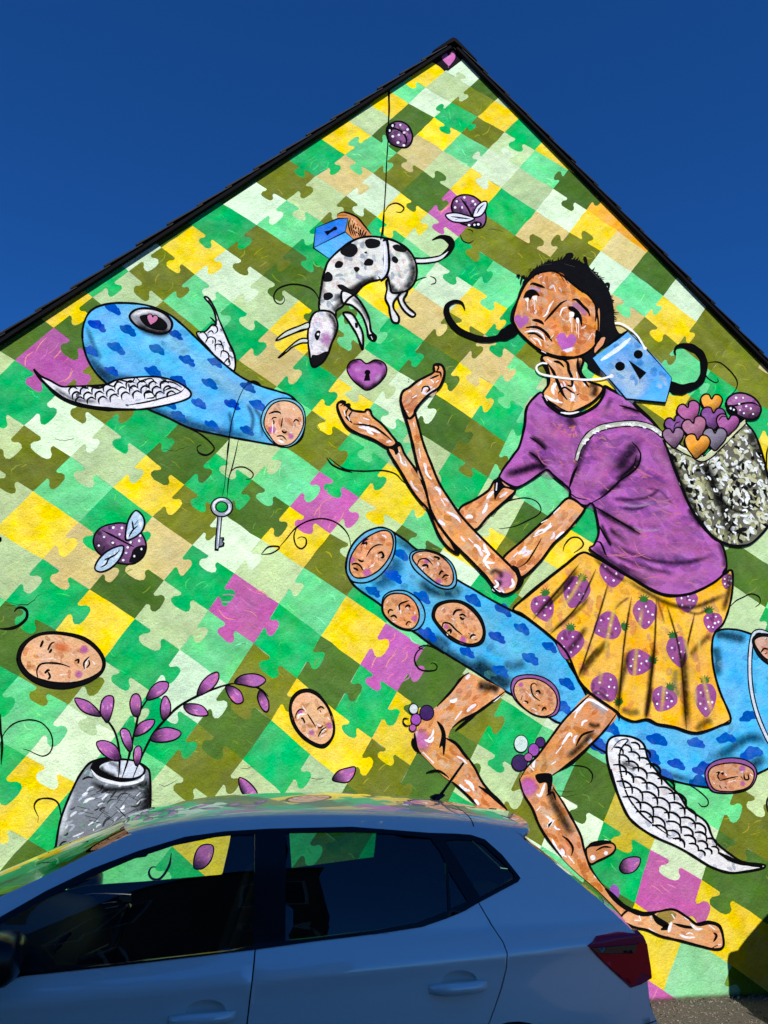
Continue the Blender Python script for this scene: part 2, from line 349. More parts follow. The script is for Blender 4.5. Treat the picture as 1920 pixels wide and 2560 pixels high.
# ------------------------------------------------------------------ the jigsaw painted over the whole gable
PAL = dict(Y=(246, 216, 52), G=(28, 182, 98), L=(108, 218, 142), O=(118, 127, 42), D=(80, 114, 46), P=(190, 214, 156), W=(216, 240, 200), T=(214, 196, 128),
           M=(192, 98, 168), K=(36, 32, 38), V=(206, 186, 62), R=(248, 178, 60), N=(150, 220, 160), S=(104, 140, 26))
CORNERS = {}
for row in """
-10 6 -83,-22 -164,26
-9 5 72,-17 -4,30 -84,79 -168,130
-8 3 292,-56 223,-12 151,35 75,83 -3,133 -85,185 -171,240
-7 2 437,-48 372,-5 304,40 232,87 157,136 79,187 -2,240 -87,296 -175,354
-6 1 579,-38 521,6 459,50 390,96 317,143 241,192 163,243 82,296 -2,352 -89,410 -183,473
-5 0 716,-28 668,19 615,65 554,109 485,154 409,201 329,251 248,301 167,352 84,406 -4,463 -99,526 -200,594
-4 -1 842,-21 800,29 759,79 713,126 654,169 582,214 501,261 417,310 333,359 251,407 169,458 80,513 -17,575 -123,645
-3 -2 961,-18 918,32 880,85 844,136 802,182 745,224 672,268 586,315 499,364 413,413 331,460 250,508 162,561 63,623 -45,695 -153,776
-2 -3 1078,-16 1034,33 988,85 948,136 911,184 871,227 816,267 743,311 658,360 570,412 487,463 406,511 327,560 242,614 145,677 39,750 -66,833 -160,923
-1 -5 1226,-58 1188,-15 1148,33 1102,83 1052,134 1006,180 966,223 925,262 872,303 802,348 721,400 639,455 559,511 482,565 404,619 322,678 232,744 134,819 37,901 -54,990 -144,1084
0 -6 1329,-56 1292,-15 1254,31 1213,80 1165,130 1113,178 1064,220 1021,259 979,297 928,340 863,388 790,442 716,501 641,562 565,624 487,686 408,752 325,823 239,900 150,979 61,1064 -32,1155 -129,1253
1 -7 1431,-52 1393,-14 1355,28 1316,73 1273,122 1226,171 1175,217 1128,257 1085,295 1042,337 992,383 932,434 866,490 800,553 731,620 657,688 579,756 501,829 424,905 345,983 262,1061 176,1142 83,1229 -14,1325 -113,1429 -214,1542
2 -8 1531,-48 1495,-11 1458,28 1418,69 1376,114 1332,161 1285,208 1237,253 1193,293 1152,333 1109,377 1058,428 1001,482 942,542 883,609 819,680 747,752 672,824 597,901 523,981 446,1062 366,1139 283,1219 196,1305 106,1398 14,1501 -85,1616 -195,1742
3 -8 1596,-8 1560,30 1523,69 1483,111 1439,154 1393,200 1347,246 1302,290 1262,331 1222,373 1177,420 1124,475 1069,533 1014,596 958,665 897,739 830,813 760,887 691,966 617,1050 540,1133 460,1212 382,1293 304,1379 224,1473 139,1575 45,1690 -64,1818 -191,1954
4 -8 1660,33 1626,71 1589,111 1550,153 1507,197 1461,242 1416,288 1375,333 1337,376 1298,420 1253,471 1200,529 1146,591 1092,655 1036,722 974,795 909,871 845,947 779,1027 708,1114 630,1200 553,1281 481,1363 411,1451 337,1547 258,1649 170,1763 65,1890 -60,2029 -200,2176
5 -8 1725,74 1692,113 1657,154 1619,196 1578,240 1535,286 1493,333 1455,379 1420,425 1383,473 1339,528 1288,589 1235,653 1181,716 1123,780 1060,851 996,928 934,1007 870,1090 799,1178 724,1266 652,1349 586,1434 520,1526 450,1625 375,1726 292,1835 192,1959 70,2099 -71,2253 -220,2416
6 -8 1791,115 1759,155 1725,197 1689,240 1651,284 1611,330 1572,378 1536,426 1502,474 1466,525 1424,581 1376,644 1324,709 1269,773 1211,836 1149,907 1089,986 1030,1070 968,1156 898,1244 826,1333 759,1419 697,1510 634,1609 567,1711 495,1810 414,1913 316,2032 195,2173 56,2333 -92,2503
7 -8 1856,156 1825,197 1793,239 1759,283 1723,329 1686,376 1648,425 1612,475 1578,526 1542,577 1502,629 1455,688 1402,754 1346,821 1288,890 1232,964 1179,1046 1128,1133 1070,1222 1004,1311 933,1399 866,1490 804,1589 742,1696 678,1801 608,1899 529,1999 431,2116 312,2258 176,2420 33,2594
8 -8 1922,198 1892,239 1861,282 1829,327 1795,374 1759,423 1722,475 1686,529 1651,583 1616,632 1578,680 1531,734 1476,798 1416,870 1358,944 1307,1022 1263,1105 1221,1194 1170,1284 1107,1374 1036,1463 965,1557 900,1662 838,1776 776,1886 709,1988 630,2091 534,2210 418,2352 289,2515 154,2691
9 -8 1988,239 1959,282 1929,326 1898,371 1866,420 1831,471 1796,526 1761,584 1727,641 1694,693 1658,740 1611,792 1555,854 1493,927 1435,1003 1387,1081 1348,1164 1310,1252 1263,1342 1203,1432 1132,1522 1060,1620 992,1729 929,1846 867,1961 801,2070 722,2182 629,2307 520,2452 401,2614
10 -8 2054,281 2026,324 1998,369 1968,416 1937,465 1905,518 1871,575 1838,636 1807,697 1775,753 1740,806 1695,861 1640,923 1581,992 1525,1066 1479,1142 1439,1222 1400,1308 1353,1397 1295,1488 1227,1582 1157,1683 1089,1794 1026,1913 963,2031 895,2148 817,2269 726,2402 624,2550 515,2713
11 -8 2120,323 2094,367 2066,413 2038,460 2008,510 1978,563 1947,621 1916,682 1885,745 1854,808 1819,868 1777,928 1727,991 1674,1058 1623,1128 1577,1202 1536,1280 1493,1365 1444,1454 1387,1547 1323,1644 1257,1748 1194,1861 1133,1980 1070,2101 1000,2224 921,2353 833,2492 737,2644
12 -6 2135,456 2108,504 2080,555 2051,608 2021,665 1991,726 1961,789 1930,855 1895,920 1856,985 1812,1050 1765,1117 1720,1186 1676,1260 1632,1339 1587,1423 1536,1513 1479,1606 1418,1705 1357,1812 1299,1927 1243,2048 1184,2173 1114,2301 1035,2436 948,2580 856,2736
13 -3 2124,653 2095,710 2066,769 2036,832 2005,898 1971,965 1934,1033 1895,1101 1854,1169 1812,1241 1770,1317 1727,1398 1681,1483 1630,1572 1572,1666 1512,1765 1454,1872 1402,1989 1353,2115 1299,2245 1233,2379 1155,2519 1070,2668
14 -1 2141,815 2112,877 2081,943 2049,1010 2014,1079 1978,1149 1941,1220 1902,1295 1862,1374 1821,1457 1776,1544 1726,1634 1670,1727 1612,1826 1556,1934 1509,2054 1466,2184 1417,2319 1354,2459 1278,2603
15 2 2128,1057 2096,1127 2062,1199 2027,1273 1991,1351 1953,1432 1914,1518 1872,1606 1826,1697 1776,1792 1722,1892 1671,2002 1627,2124 1586,2257 1538,2397 1476,2540 1400,2687
16 4 2147,1251 2114,1328 2080,1408 2044,1492 2007,1579 1969,1669 1929,1763 1886,1860 1841,1963 1796,2076 1754,2200 1710,2335 1659,2476 1594,2621
17 7 2135,1551 2100,1641 2066,1734 2031,1830 1994,1931 1957,2038 1917,2153 1875,2279 1829,2414 1773,2555 1708,2702
18 10 2129,1898 2096,2002 2063,2112 2026,2230 1985,2357 1936,2492 1880,2634
19 13 2125,2305 2084,2433 2037,2569 1984,2713
20 15 2138,2647
""".strip().split('\n'):
    q = row.split(); a0, b0 = int(q[0]), int(q[1])
    for i, s in enumerate(q[2:]): CORNERS[(a0, b0 + i)] = tuple(map(float, s.split(',')))
# colour letter and, after it, the sides that carry a knob (1 lower left, 2 lower right, 4 upper left, 8 upper right)
CELLS = {}
def cells(b, a0, s):
    for i, q in enumerate(s.split()):
        if q != '.': CELLS[(a0 + i, b)] = (q[0], int(q[1:]) if len(q) > 1 else None)
cells(-3, -2, 'D0 K0 W0 D0 P0 Y0 G0 D0 L0')
cells(-2, -3, 'D0 Y0 K0 W0 D0 P0 O0 D0 Y0 O0 D0')
cells(-1, -3, 'G0 D0 Y3 P10 O0 Y0 G1 Y0 Y0 R0 R0 D0')
cells(0, -2, 'D0 L0 W0 G7 O0 P0 L0 D7 R0 R0 D0 D0')
cells(1, -2, 'D0 Y0 D0 Y0 L0 W13 P0 W0 Y0 T0 D0 W0 O0 O0')
cells(2, -3, 'D0 D0 P0 D0 T1 P0 Y0 G0 T0 O12 W0 L3 Y3 O2 O0 O1')
cells(3, -3, 'O0 O0 Y0 L15 O0 D11 M1 O1 O8 O0 W0 T0 O3 L3 G3 G2 Y0')
cells(4, -3, 'D0 D0 G3 T2 W1 Y3 P0 G3 L1 G0 T0 O0 Y0 Y0 O0 G0 Y1')
cells(5, -2, 'D0 O3 P3 O0 G0 L0 W0 Y3 G1 O2 L0 Y0 O0 O0 G0 P0')
cells(6, -3, 'G0 D0 W2 L2 G3 Y0 Y0 T2 O2 T3 L3 P0 L0 G0 G0 P0 P1 P0')
cells(7, -3, 'Y0 G0 G3 O3 D1 D3 L3 G2 D2 Y2 G2 L0 O0 G0 D0 P0 D0 D2 L0')
cells(8, -3, 'G0 D0 Y3 W3 P1 Y3 O2 P3 W3 D2 O3 L1 L0 G0 P0 D0 O0 P2 G1')
cells(9, -3, 'D0 W2 O3 L2 G2 T2 G2 Y1 L3 P0 G0 P1 D0 Y0 Y0 G0 L0 P0 G0')
cells(10, -3, 'Y0 G2 P3 O2 D0 O0 L1 O2 G3 Y3 L1 Y0 O0 P0 D0 O0 L0 G0')
cells(11, -3, 'O0 Y2 D3 G0 O0 D0 P3 L3 M3 P1 D0 W0 G0 O0 D0 G0 L0 D0 P2 P1 P0')
cells(12, -3, 'G0 D0 M3 O3 G3 D3 G3 D2 Y0 O0 G2 L0 D0 P1 P0 W0 L0 G0 L2 O1 D0')
cells(13, -2, 'P0 G3 W3 P3 Y2 O2 W3 P2 L0 Y2 M3 D3 O2 G1 L1 D1 V1 W1 D1 D0')
cells(14, -2, 'D0 P2 O3 L0 G3 T3 G3 M3 G3 D2 G3 Y1 D2 P2 O0 W2 G0 M2 Y2 Y0 D0')
cells(15, -1, 'D0 P0 Y2 T3 D2 P3 L0 O3 Y0 Y2 O2 D2 G1 W1 L0 D0 Y0 N2 S0 O0 D0')
cells(16, 0, 'G0 P2 G3 Y0 G3 W3 D1 G2 P3 D1 G2 L0 O0 Y0 G0 M0 M0 D0')
cells(17, 1, 'L0 D1 O3 P3 G2 O3 P2 L2 O0 G0 P0 D0 Y0 G0')
cells(18, 1, 'D0 G3 L2 W1 L0 P1 Y0 D0 Y0 P0 G0 O0')
cells(19, 2, 'D0 G2 Y1 G0 L2 G0 G1 Y0 P0 D0')
cells(20, 3, 'O0 P0 D0 L2 G0 Y0 O0')
cells(21, 4, 'L0 G0 P1 Y0')

M_EDGE = 0.0012
roofL = (dl, nl)
def clip_wall(poly):
    # stay under the roof and above the ground, in wall metres
    for dx in (-1, 1):
        # z - AZ + SLOPE*|x-AX| <= -0.004
        poly = clip_poly(poly, dx * SLOPE, 1.0, AZ - 0.006 + dx * SLOPE * AX)
        if len(poly) < 3: return []
    poly = clip_poly(poly, 0, -1, -0.004)
    poly = clip_poly(poly, 1, 0, XR - 0.002)
    poly = clip_poly(poly, -1, 0, -XL - 0.002)
    return poly
KNOB = [(0.36, 0.0), (0.385, 0.05), (0.36, 0.11), (0.30, 0.17), (0.285, 0.25), (0.33, 0.32), (0.43, 0.345), (0.57, 0.345), (0.67, 0.32), (0.715, 0.25), (0.70, 0.17), (0.64, 0.11), (0.615, 0.05), (0.64, 0.0)]
def edge(p, q, knob, r):
    """points from p up to (not including) q, with a knob bulging to the left-hand outside"""
    dx, dy = q[0] - p[0], q[1] - p[1]; o = [p]
    if knob:
        sh = r.uniform(-.035, .035); k = r.uniform(.82, 1.02); asy = r.uniform(-.10, .10)
        for t, h in KNOB:
            tt = 0.5 + (t - 0.5) * k + sh + asy * h
            o.append((p[0] + dx * tt - dy * h * k * .86, p[1] + dy * tt + dx * h * k * .86))
    else:
        for t in (.25, .5, .75): o.append((p[0] + dx * t, p[1] + dy * t))
    return o
def piece(key, val):
    a, b = key; c, kn = val; r = random.Random(a * 131 + b * 17 + 5)
    try: T, Rr, Lf, Bt = CORNERS[(a, b)], CORNERS[(a + 1, b)], CORNERS[(a, b + 1)], CORNERS[(a + 1, b + 1)]
    except KeyError: return
    if kn is None: kn = (1 if r.random() < .5 else 0) + (2 if r.random() < .55 else 0)
    # walk T -> L -> B -> R (outside is on the left of travel in photo pixels with y down)
    pl = edge(T, Lf, kn & 4, r) + edge(Lf, Bt, kn & 1, r) + edge(Bt, Rr, kn & 2, r) + edge(Rr, T, kn & 8, r)
    pl = jit(pl, 2.6, 0.05, 3.1)
    cx, cy = sum(p[0] for p in pl) / len(pl), sum(p[1] for p in pl) / len(pl)
    W = clip_wall([wall_xy(*p) for p in pl])
    if len(W) < 3: return
    dep = 0.0006 + (40 - (a + b)) * 0.00005 + (0.0004 if kn & 12 else 0) + (a % 2) * 0.00001
    base = lin(PAL[c]); k = r.uniform(.88, 1.1); h = r.uniform(-.035, .035)
    col = (min(1, base[0] * (k + h)), min(1, base[1] * k), min(1, base[2] * (k - h)), 1.0)
    x0, x1 = min(q[0] for q in W), max(q[0] for q in W); z0, z1 = min(q[1] for q in W), max(q[1] for q in W); st = .034
    G_ = [(x0 + st * (i + .5 * (j % 2)), z0 + st * j) for i in range(1, int((x1 - x0) / st) + 1) for j in range(1, int((z1 - z0) / st) + 1)]
    G_ = [q for q in G_ if inside(q, W)]
    nW = len(W)
    vv, _, ff, *_ = delaunay_2d_cdt([Vector(q) for q in W + G_], [], [list(range(nW))], 1, 1e-5)
    an = r.choice((.65, -.85)) + r.uniform(-.2, .2); ca, sa = cos(an), sin(an); sd = r.uniform(0, 90); amp = .22 if c in 'GLDOS' else .13
    def brushed(q):
        u, v = q.x * ca + q.y * sa, -q.x * sa + q.y * ca
        n1 = noise.noise((u * 3.2, v * 11, sd)) + .6 * noise.noise((u * 6, v * 26, sd + 7)); n2 = noise.noise((u * 2.6, v * 5, sd + 31))
        m_ = 1 + amp * n1; y_ = max(0, n2) * (.30 if c in 'GDOLS' else .06)
        return (min(1, col[0] * m_ + y_ * .10), min(1, col[1] * m_ + y_ * .09), min(1, col[2] * m_), 1.0)
    V = [(q.x, -dep, q.y) for q in vv]; F = [tuple(q) for q in ff]; C = [brushed(q) for q in vv]; MI = [0] * len(F)
    quad = [T, Lf, Bt, Rr]
    if min(AZ - wall_xy(*q)[1] - SLOPE * abs(wall_xy(*q)[0] - AX) for q in quad) > .02:
        # loose strokes of a second coat
        g = Fig('strokes', dep + .00001); rgb = PAL[c]
        up = tuple(min(255, int(v * 1.12 + 14)) for v in rgb); dn = tuple(int(v * .86) for v in rgb); yl = (min(255, rgb[0] + 46), min(255, rgb[1] + 30), rgb[2])
        if c == 'M': g.dabs(quad, 9, [(222, 126, 160), (232, 146, 140), (206, 110, 190)], 46, 2.6, r.choice((.6, -.9)), .12, seed=a * 7 + b)
        elif c in 'GDOLS': g.dabs(quad, r.randint(1, 4), [yl, up], 26, 2.2, an + pi / 2 * 0, .25, seed=a * 5 + b)
        o = len(V); V += g.v; F += [tuple(i + o for i in q) for q in g.f]; C += g.c; MI += g.m
    me = mesh('puzzle_piece', V, F, [M_PAINT, M_SPRAY]); me.polygons.foreach_set('material_index', MI)
    at = me.color_attributes.new('paint', 'FLOAT_COLOR', 'POINT')
    at.data.foreach_set('color', [x for q in C for x in q])
    obj('puzzle_piece', me, wall)
# the jigsaw runs on over the rest of the gable, outside the frame
def wall_px(x, z):
    d = Vector((x, 0, z)) - Vector(CAM_POS); w_ = d.dot(CF); return (960 + FPX * d.dot(CR) / w_, 1280 - FPX * d.dot(CU) / w_)
WC = {k: wall_xy(*v) for k, v in CORNERS.items()}
for _ in range(14):
    new = {}
    for a in range(-14, 30):
        for b in range(-12, 32):
            if (a, b) in WC: continue
            for (d1, d2) in (((-1, 0), (-2, 0)), ((1, 0), (2, 0)), ((0, -1), (0, -2)), ((0, 1), (0, 2))):
                p1, p2 = (a + d1[0], b + d1[1]), (a + d2[0], b + d2[1])
                if p1 in WC and p2 in WC:
                    q = (2 * WC[p1][0] - WC[p2][0], 2 * WC[p1][1] - WC[p2][1])
                    if XL - 1.5 < q[0] < XR + 1.5 and -1.5 < q[1] < AZ + 1: new[(a, b)] = q
                    break
    if not new: break
    WC.update(new)
for k_, q in WC.items():
    if k_ not in CORNERS: CORNERS[k_] = wall_px(*q)
r_ = random.Random(77)
for k_ in sorted(CORNERS):
    if k_ not in CELLS: CELLS[k_] = (r_.choice('YGGLLOODDPPWWTM'), None)
for k_, v_ in CELLS.items(): piece(k_, v_)
# ------------------------------------------------------------------ painted figures
BLUE, DBLUE = (88, 188, 240), (4, 84, 178)
def cloud(f, x, y, w, h, rot, col=DBLUE):
    ca, sa = cos(rot), sin(rot)
    sh = [(-.5, .12), (-.46, -.12), (-.3, -.2), (-.18, -.42), (.02, -.5), (.16, -.34), (.3, -.3), (.38, -.08), (.5, .08), (.47, .3), (.3, .4), (.1, .34), (-.08, .42), (-.3, .36)]
    k = rnd.uniform(.88, 1.1)
    p = [(x + (u * w * ca - v * h * sa) * k, y + (u * w * sa + v * h * ca) * k) for u, v in [(a + rnd.uniform(-.03, .03), b + rnd.uniform(-.05, .05)) for a, b in sh]]
    f.fill(p, (col[0] + rnd.randint(-4, 8), col[1] + rnd.randint(-10, 8), col[2] + rnd.randint(-14, 10)), n=3)
    for _ in range(2):
        a, b = x + rnd.uniform(-.2, .25) * w, y + rnd.uniform(0, .25) * h
        f.line([(a, b), (a + 4, b + 1.5)], 1.6, (70, 130, 200))
def heart(f, x, y, r, rot, col, out=None, ow=3):
    ca, sa = cos(rot), sin(rot)
    sh = [(0, -.45), (.25, -.85), (.7, -.85), (1, -.45), (.85, .1), (.45, .6), (0, 1), (-.45, .6), (-.85, .1), (-1, -.45), (-.7, -.85), (-.25, -.85)]
    p = [(x + (u * ca - v * sa) * r, y + (u * sa + v * ca) * r) for u, v in sh]
    q = f.fill(p, col, n=4)
    if out: f.line(p, ow, out, closed=True, n=4)
    return q
def grad(f, poly, col, ang, alpha=.6, w=None):
    """a soft wash falling off from one side of an outline (ang points to the dark side)"""
    xs = [p[0] for p in poly]; ys = [p[1] for p in poly]
    cx, cy = sum(xs) / len(xs), sum(ys) / len(ys); dx, dy = cos(ang), sin(ang)
    t = [((x - cx) * dx + (y - cy) * dy) for x, y in poly]; hi, lo = max(t), min(t); c = lin(col)
    pp = clip_poly(poly, -dx, -dy, -(cx * dx + cy * dy + (lo + hi) * .5 * (1 if w is None else w)))
    if len(pp) < 3: return
    vv, _, ff, *_ = delaunay_2d_cdt([Vector(q) for q in pp], [], [list(range(len(pp)))], 1, 1e-4)
    V = [(q.x, q.y) for q in vv]; m = (lo + hi) * .5
    f._put(V, ff, [(*c, alpha * max(0, min(1, (((x - cx) * dx + (y - cy) * dy) - m) / max(hi - m, 1e-6)))) for x, y in V], True, f._next())
def inset_lines(f, strs, w, col=BLACK, tp=(.4, .3)):
    for s in strs: f.line(s, w, col, taper=tp)
def skin(f, poly, seed=1, ang=0.6, n=34, white=10, ln=30, w=11, base=(212, 140, 82)):
    n = int(n * .75); white = int(white * .38)
    f.dabs(poly, n, [(214, 128, 62), (238, 186, 140), (224, 150, 86), (240, 198, 160), (230, 164, 106)], ln, w, ang, .4, seed=seed, alpha=.6)
    if white: f.dabs(poly, white, [(242, 236, 244), (236, 222, 226), (250, 246, 250)], ln * .85, w * .6, ang, .25, seed=seed + 50)
def face(f, outline, rim=None, base=(222, 168, 122), marks=(), white=(), pink=(), ow=5, seed=3, dabs=26, rimcol=(150, 90, 150), close=True, smooth=True, blobs=True):
    """an egg-shaped face: rim, skin, brush dabs, then drawn features"""
    if rim:
        r = f.fill(rim, rimcol); f.line(rim, ow, closed=True)
    p = f.fill(outline, tuple(min(255, v + 10) for v in base))
    if blobs:
        f.dabs(p, dabs, [(214, 138, 80), (238, 192, 152), (224, 154, 100), (212, 130, 72), (242, 206, 176)], 22, 9, 1.0, .6, alpha=.4, seed=seed)
        f.dabs(p, 4, [(245, 236, 240)], 9, 4, 1.0, .8, seed=seed + 9, alpha=.8)
    xs = [q[0] for q in p]; ys = [q[1] for q in p]
    for x, y, r in pink: f.blob(x, y, r, r, 0, (196, 100, 176), .85, .45)
    for s, w_ in white: f.line(s, w_, (246, 242, 244))
    for s, w_ in marks: f.line(s, w_, taper=(.5, .35))
    f.line(outline, ow, closed=close)

# ---- string, key and the blue bird
f = Fig('painted_bird', .0032, 'sky blue bottle-shaped bird with dark clouds, wings and a sad face')
body = 'A 535,380 545,280 590,200 680,160 800,150 950,165 1080,215 1180,290 1290,395 1400,500 1520,600 1600,650 1700,692 1800,722 1890,757 1960,850 1975,930 1950,1030 1870,1080 1766,1068 1541,1028 1400,1000 1230,960 1080,890 950,835 800,770 690,670 620,600 562,500'
# far wing behind the body
wg = 'A 1325,115 1350,118 1390,180 1420,260 1450,330 1480,400 1520,490 1525,560 1505,597 1440,560 1390,490 1340,430 1285,370 1278,338 1330,335 1375,290 1400,290 1395,230 1370,170'
q = f.fill(wg, (232, 232, 236)); f.soft('A 1330,120 1370,170 1400,230', 22, BLACK, .95)
f.dabs(q, 22, [(190, 196, 210), (250, 250, 250), (120, 126, 140)], 12, 5, 1.0, .5, seed=4)
for s in ('A 1290,350 1320,340 1345,375 1330,410', 'A 1330,400 1360,370 1395,385 1390,430', 'A 1370,300 1400,300 1410,330 1390,350', 'A 1395,460 1400,420 1440,425 1450,470', 'A 1430,500 1440,460 1480,480 1480,540', 'A 1450,540 1480,510 1490,550 1470,555', 'A 1360,240 1390,270 1400,300', 'A 1410,395 1430,400 1440,430', 'A 1345,345 1370,330 1385,350'): f.line(s, 3.6)
f.line(wg, 4.5, closed=True); f.line('A 1420,260 1450,330 1480,400 1520,490 1525,580', 6)
P_ = f.fill(body, BLUE)
f.soft('A 600,260 800,215 1000,300 1200,480 1420,640 1650,780 1830,850', 74, (142, 212, 238), .75)
f.soft('A 640,380 820,470 1000,600 1220,720 1500,870', 50, (104, 200, 244), .6)
f.soft('A 560,380 575,480 630,580 720,680 850,770 1000,850 1200,930 1400,985 1600,1020 1780,1055', 46, (14, 50, 90), .72)
f.soft('A 620,560 700,620 800,640 880,640', 34, (16, 40, 70), .6)
f.soft('A 560,300 610,430 660,520', 20, (30, 80, 120), .5)
for s in ('A 1600,800 1640,900 1620,1000', 'A 1640,820 1690,900 1700,1020', 'A 1680,820 1740,900 1740,1040', 'A 1480,850 1500,930 1490,1000'): f.soft(s, 16, (22, 60, 110), .55)
f.dabs(P_, 40, [(60, 110, 140), (70, 130, 170), (150, 210, 230)], 20, 12, .6, .6, alpha=.16, seed=12)
for x, y in ((735,190),(632,295),(830,325),(590,460),(755,440),(1020,450),(1140,355),(1215,520),(1395,535),(725,590),(995,595),(1160,655),(1360,670),(1610,695),(1290,800),(1508,805),(1100,805),(1160,880),(1375,940),(1602,975),(1672,812)):
    cloud(f, x / S1, 700 + y / S1, 46, 25, .45)
f.line(body, 5.2, closed=True)
# eye
e1 = 'A 840,240 870,200 930,185 1010,195 1080,230 1115,280 1100,330 1040,350 950,330 880,295'
f.fill(e1, (150, 150, 158)); f.soft('A 860,240 900,205 1000,205 1080,250', 16, (236, 236, 240), .95); f.fill('A 905,240 960,225 1040,245 1085,290 1070,325 1010,325 940,295', (20, 20, 22)); f.soft('A 880,280 960,330 1050,345 1100,320', 30, BLACK, .9); f.soft('A 880,230 920,210 960,205', 14, (250, 250, 250), .9)
heart(f, 985 / S1, 700 + 258 / S1, 14, .25, (206, 122, 164), BLACK, 2.5); f.line(e1, 6, closed=True)
# near wing
w1 = 'A 220,580 262,622 330,655 400,692 470,690 560,688 680,680 760,648 880,632 1000,628 1100,645 1180,680 1235,728 1220,768 1120,802 950,835 800,842 650,835 500,812 400,765 320,695 262,645'
q = f.fill(w1, (230, 230, 236)); f.dabs(q, 60, [(190, 192, 214), (252, 252, 252), (214, 216, 228), (90, 92, 100)], 13, 6, .2, .6, seed=8)
r_ = random.Random(5)
for i in range(9):
    for j in range(3):
        x = 480 + i * 74 + j * 22; y = 722 + j * 33 - i * 6 + 10 * sin(i)
        a = (x / S1, 700 + y / S1); 
        if inside(a, q): f.line([(a[0] - 11, a[1] + 9), (a[0] - 12, a[1] - 4), (a[0] - 2, a[1] - 11), (a[0] + 9, a[1] - 5)], 4.6)
for s in ('A 470,690 520,690 560,705 580,690 640,705 690,680 740,690 770,650 850,665 880,635 920,665 960,640', 'A 900,660 980,640 1010,680', 'A 1040,700 1050,665 1120,665 1180,700', 'A 1060,720 1120,700 1180,730', 'A 930,740 980,730 1000,760 950,770'): f.line(s, 4)
f.soft('A 350,700 480,775 640,790', 16, BLACK, .6)
f.fill('A 830,826 950,800 1080,765 1170,735 1205,700 1236,730 1215,768 1120,800 960,832', (236, 232, 240)); f.line('A 830,812 960,790 1090,755 1170,728 1200,695', 4); f.line('A 520,800 700,830 860,838', 3, (240, 240, 245))
f.line(w1, 5, closed=True); f.line('A 235,600 320,700 420,775 540,815 700,838 880,838', 10, taper=(.2, .3)); f.line('A 225,585 262,632', 9)
# rim and face at the mouth of the bottle
face(f, 'N 872,680 890,560 960,460 1070,425 1180,450 1260,530 1282,640 1260,730 1200,830 1120,885 1010,880 930,790', rim='N 840,660 865,530 950,430 1080,398 1200,425 1280,510 1300,640 1270,770 1200,865 1110,905 1000,885 900,790', rimcol=(120, 186, 208), base=(222, 172, 132), ow=3.4, seed=6, dabs=12,
     marks=[('N 920,560 980,540 1030,545 1045,565', 5.5), ('N 950,620 970,600 1005,600', 3.5), ('N 965,625 975,650 965,670', 4), ('N 1062,600 1055,660 1045,715', 3.2), ('N 1055,735 1080,755 1110,745', 4.5), ('N 1000,795 1060,790 1105,835', 3.8), ('N 1035,820 1070,835', 3), ('N 1175,650 1200,620 1235,640', 4), ('N 1190,660 1195,690', 4)],
     white=[('N 955,640 960,700 952,780', 2.2), ('N 985,650 988,700', 2), ('N 925,610 910,660', 2.2), ('N 1180,670 1172,720', 2.2), ('N 1010,830 1050,850 1080,860', 5), ('N 1085,715 1095,720', 4), ('N 1170,500 1185,520', 6)],
     pink=[(450 + 955 / S2, 900 + 725 / S2, 11), (450 + 1150 / S2, 900 + 795 / S2, 9)])
# string
for s, w_ in (('A 1652,668 1600,680 1560,740 1520,850 1495,950 1487,1020 1475,1120 1465,1220 1455,1330 1440,1400', 2.8), ('A 1545,1035 1525,1130 1500,1230 1482,1290 1470,1420', 3), ('A 1600,665 1650,658 1690,680', 5), ('A 1487,1030 1478,1090 1472,1150', 4.5),
              ('F 455,210 490,180 550,178 602,215 592,248 555,255', 2.8), ('A 1230,965 1300,1000 1370,1060 1387,1100 1340,1135 1290,1120 1278,1085 1305,1068', 4.2)): f.line(s, w_)
f.build()
f = Fig('painted_key', .0048, 'silver key painted hanging on a string below the blue bird')
cx, cy = 400 + 400 / S1, 1100 + 435 / S1
for r0, c_ in ((29, BLACK), (25.5, (160, 166, 178))): f.ell(cx, cy, r0, r0 * .88, 0, c_)
f.line([(cx - 17, cy + 10), (cx - 20, cy - 6), (cx - 8, cy - 18), (cx + 10, cy - 19)], 5, (236, 238, 244)); f.line([(cx + 18, cy - 8), (cx + 19, cy + 8), (cx + 8, cy + 18)], 5, (226, 230, 240))
for r0, c_ in ((16.5, BLACK), (13, (22, 170, 84))): f.ell(cx, cy, r0, r0 * .88, 0, c_)
f.line('F 388,492 378,600 366,718', 13, taper=(1, .8), rough=.05); f.line('F 388,500 380,600 370,705', 7, (150, 160, 176), taper=(1, .8), rough=.05); f.line('F 390,505 382,600 374,700', 2.5, (236, 240, 246))
f.fill('F 385,632 415,630 418,650 405,655 420,668 415,690 380,700', BLACK, smooth=False); f.fill('F 388,640 405,640 400,655 408,672 402,684 384,688', (120, 128, 140), smooth=False)
f.build()

# ---- dog on a string, blue parcel
f = Fig('painted_parcel', .0030, 'blue cardboard parcel with a keyhole and a striped orange flap')
f.fill('D 525,95 570,80 650,110 700,165 745,222 740,248 640,252 580,225 600,130 535,122', (212, 138, 82)); 
for i in range(8): f.line([(640 + (612 + i * 15) / S1, 500 + (120 + i * 12) / S1), (640 + (600 + i * 15) / S1, 500 + (165 + i * 9) / S1), (640 + (618 + i * 14) / S1, 500 + (232 + i * 2) / S1)], 3.4)
f.dabs(pts('D 560,90 640,120 720,210 700,235 620,230 610,140'), 12, [(236, 186, 140)], 12, 3, 1.1, .2, seed=5)
f.line('D 525,95 570,80 650,110 700,165 745,222', 4.5); f.line('D 525,100 590,100', 4)
f.fill('D 385,182 530,122 592,122 578,208 375,312', (56, 134, 226), smooth=False); f.fill('D 375,312 578,208 630,255 560,310 485,388', (84, 178, 236), smooth=False)
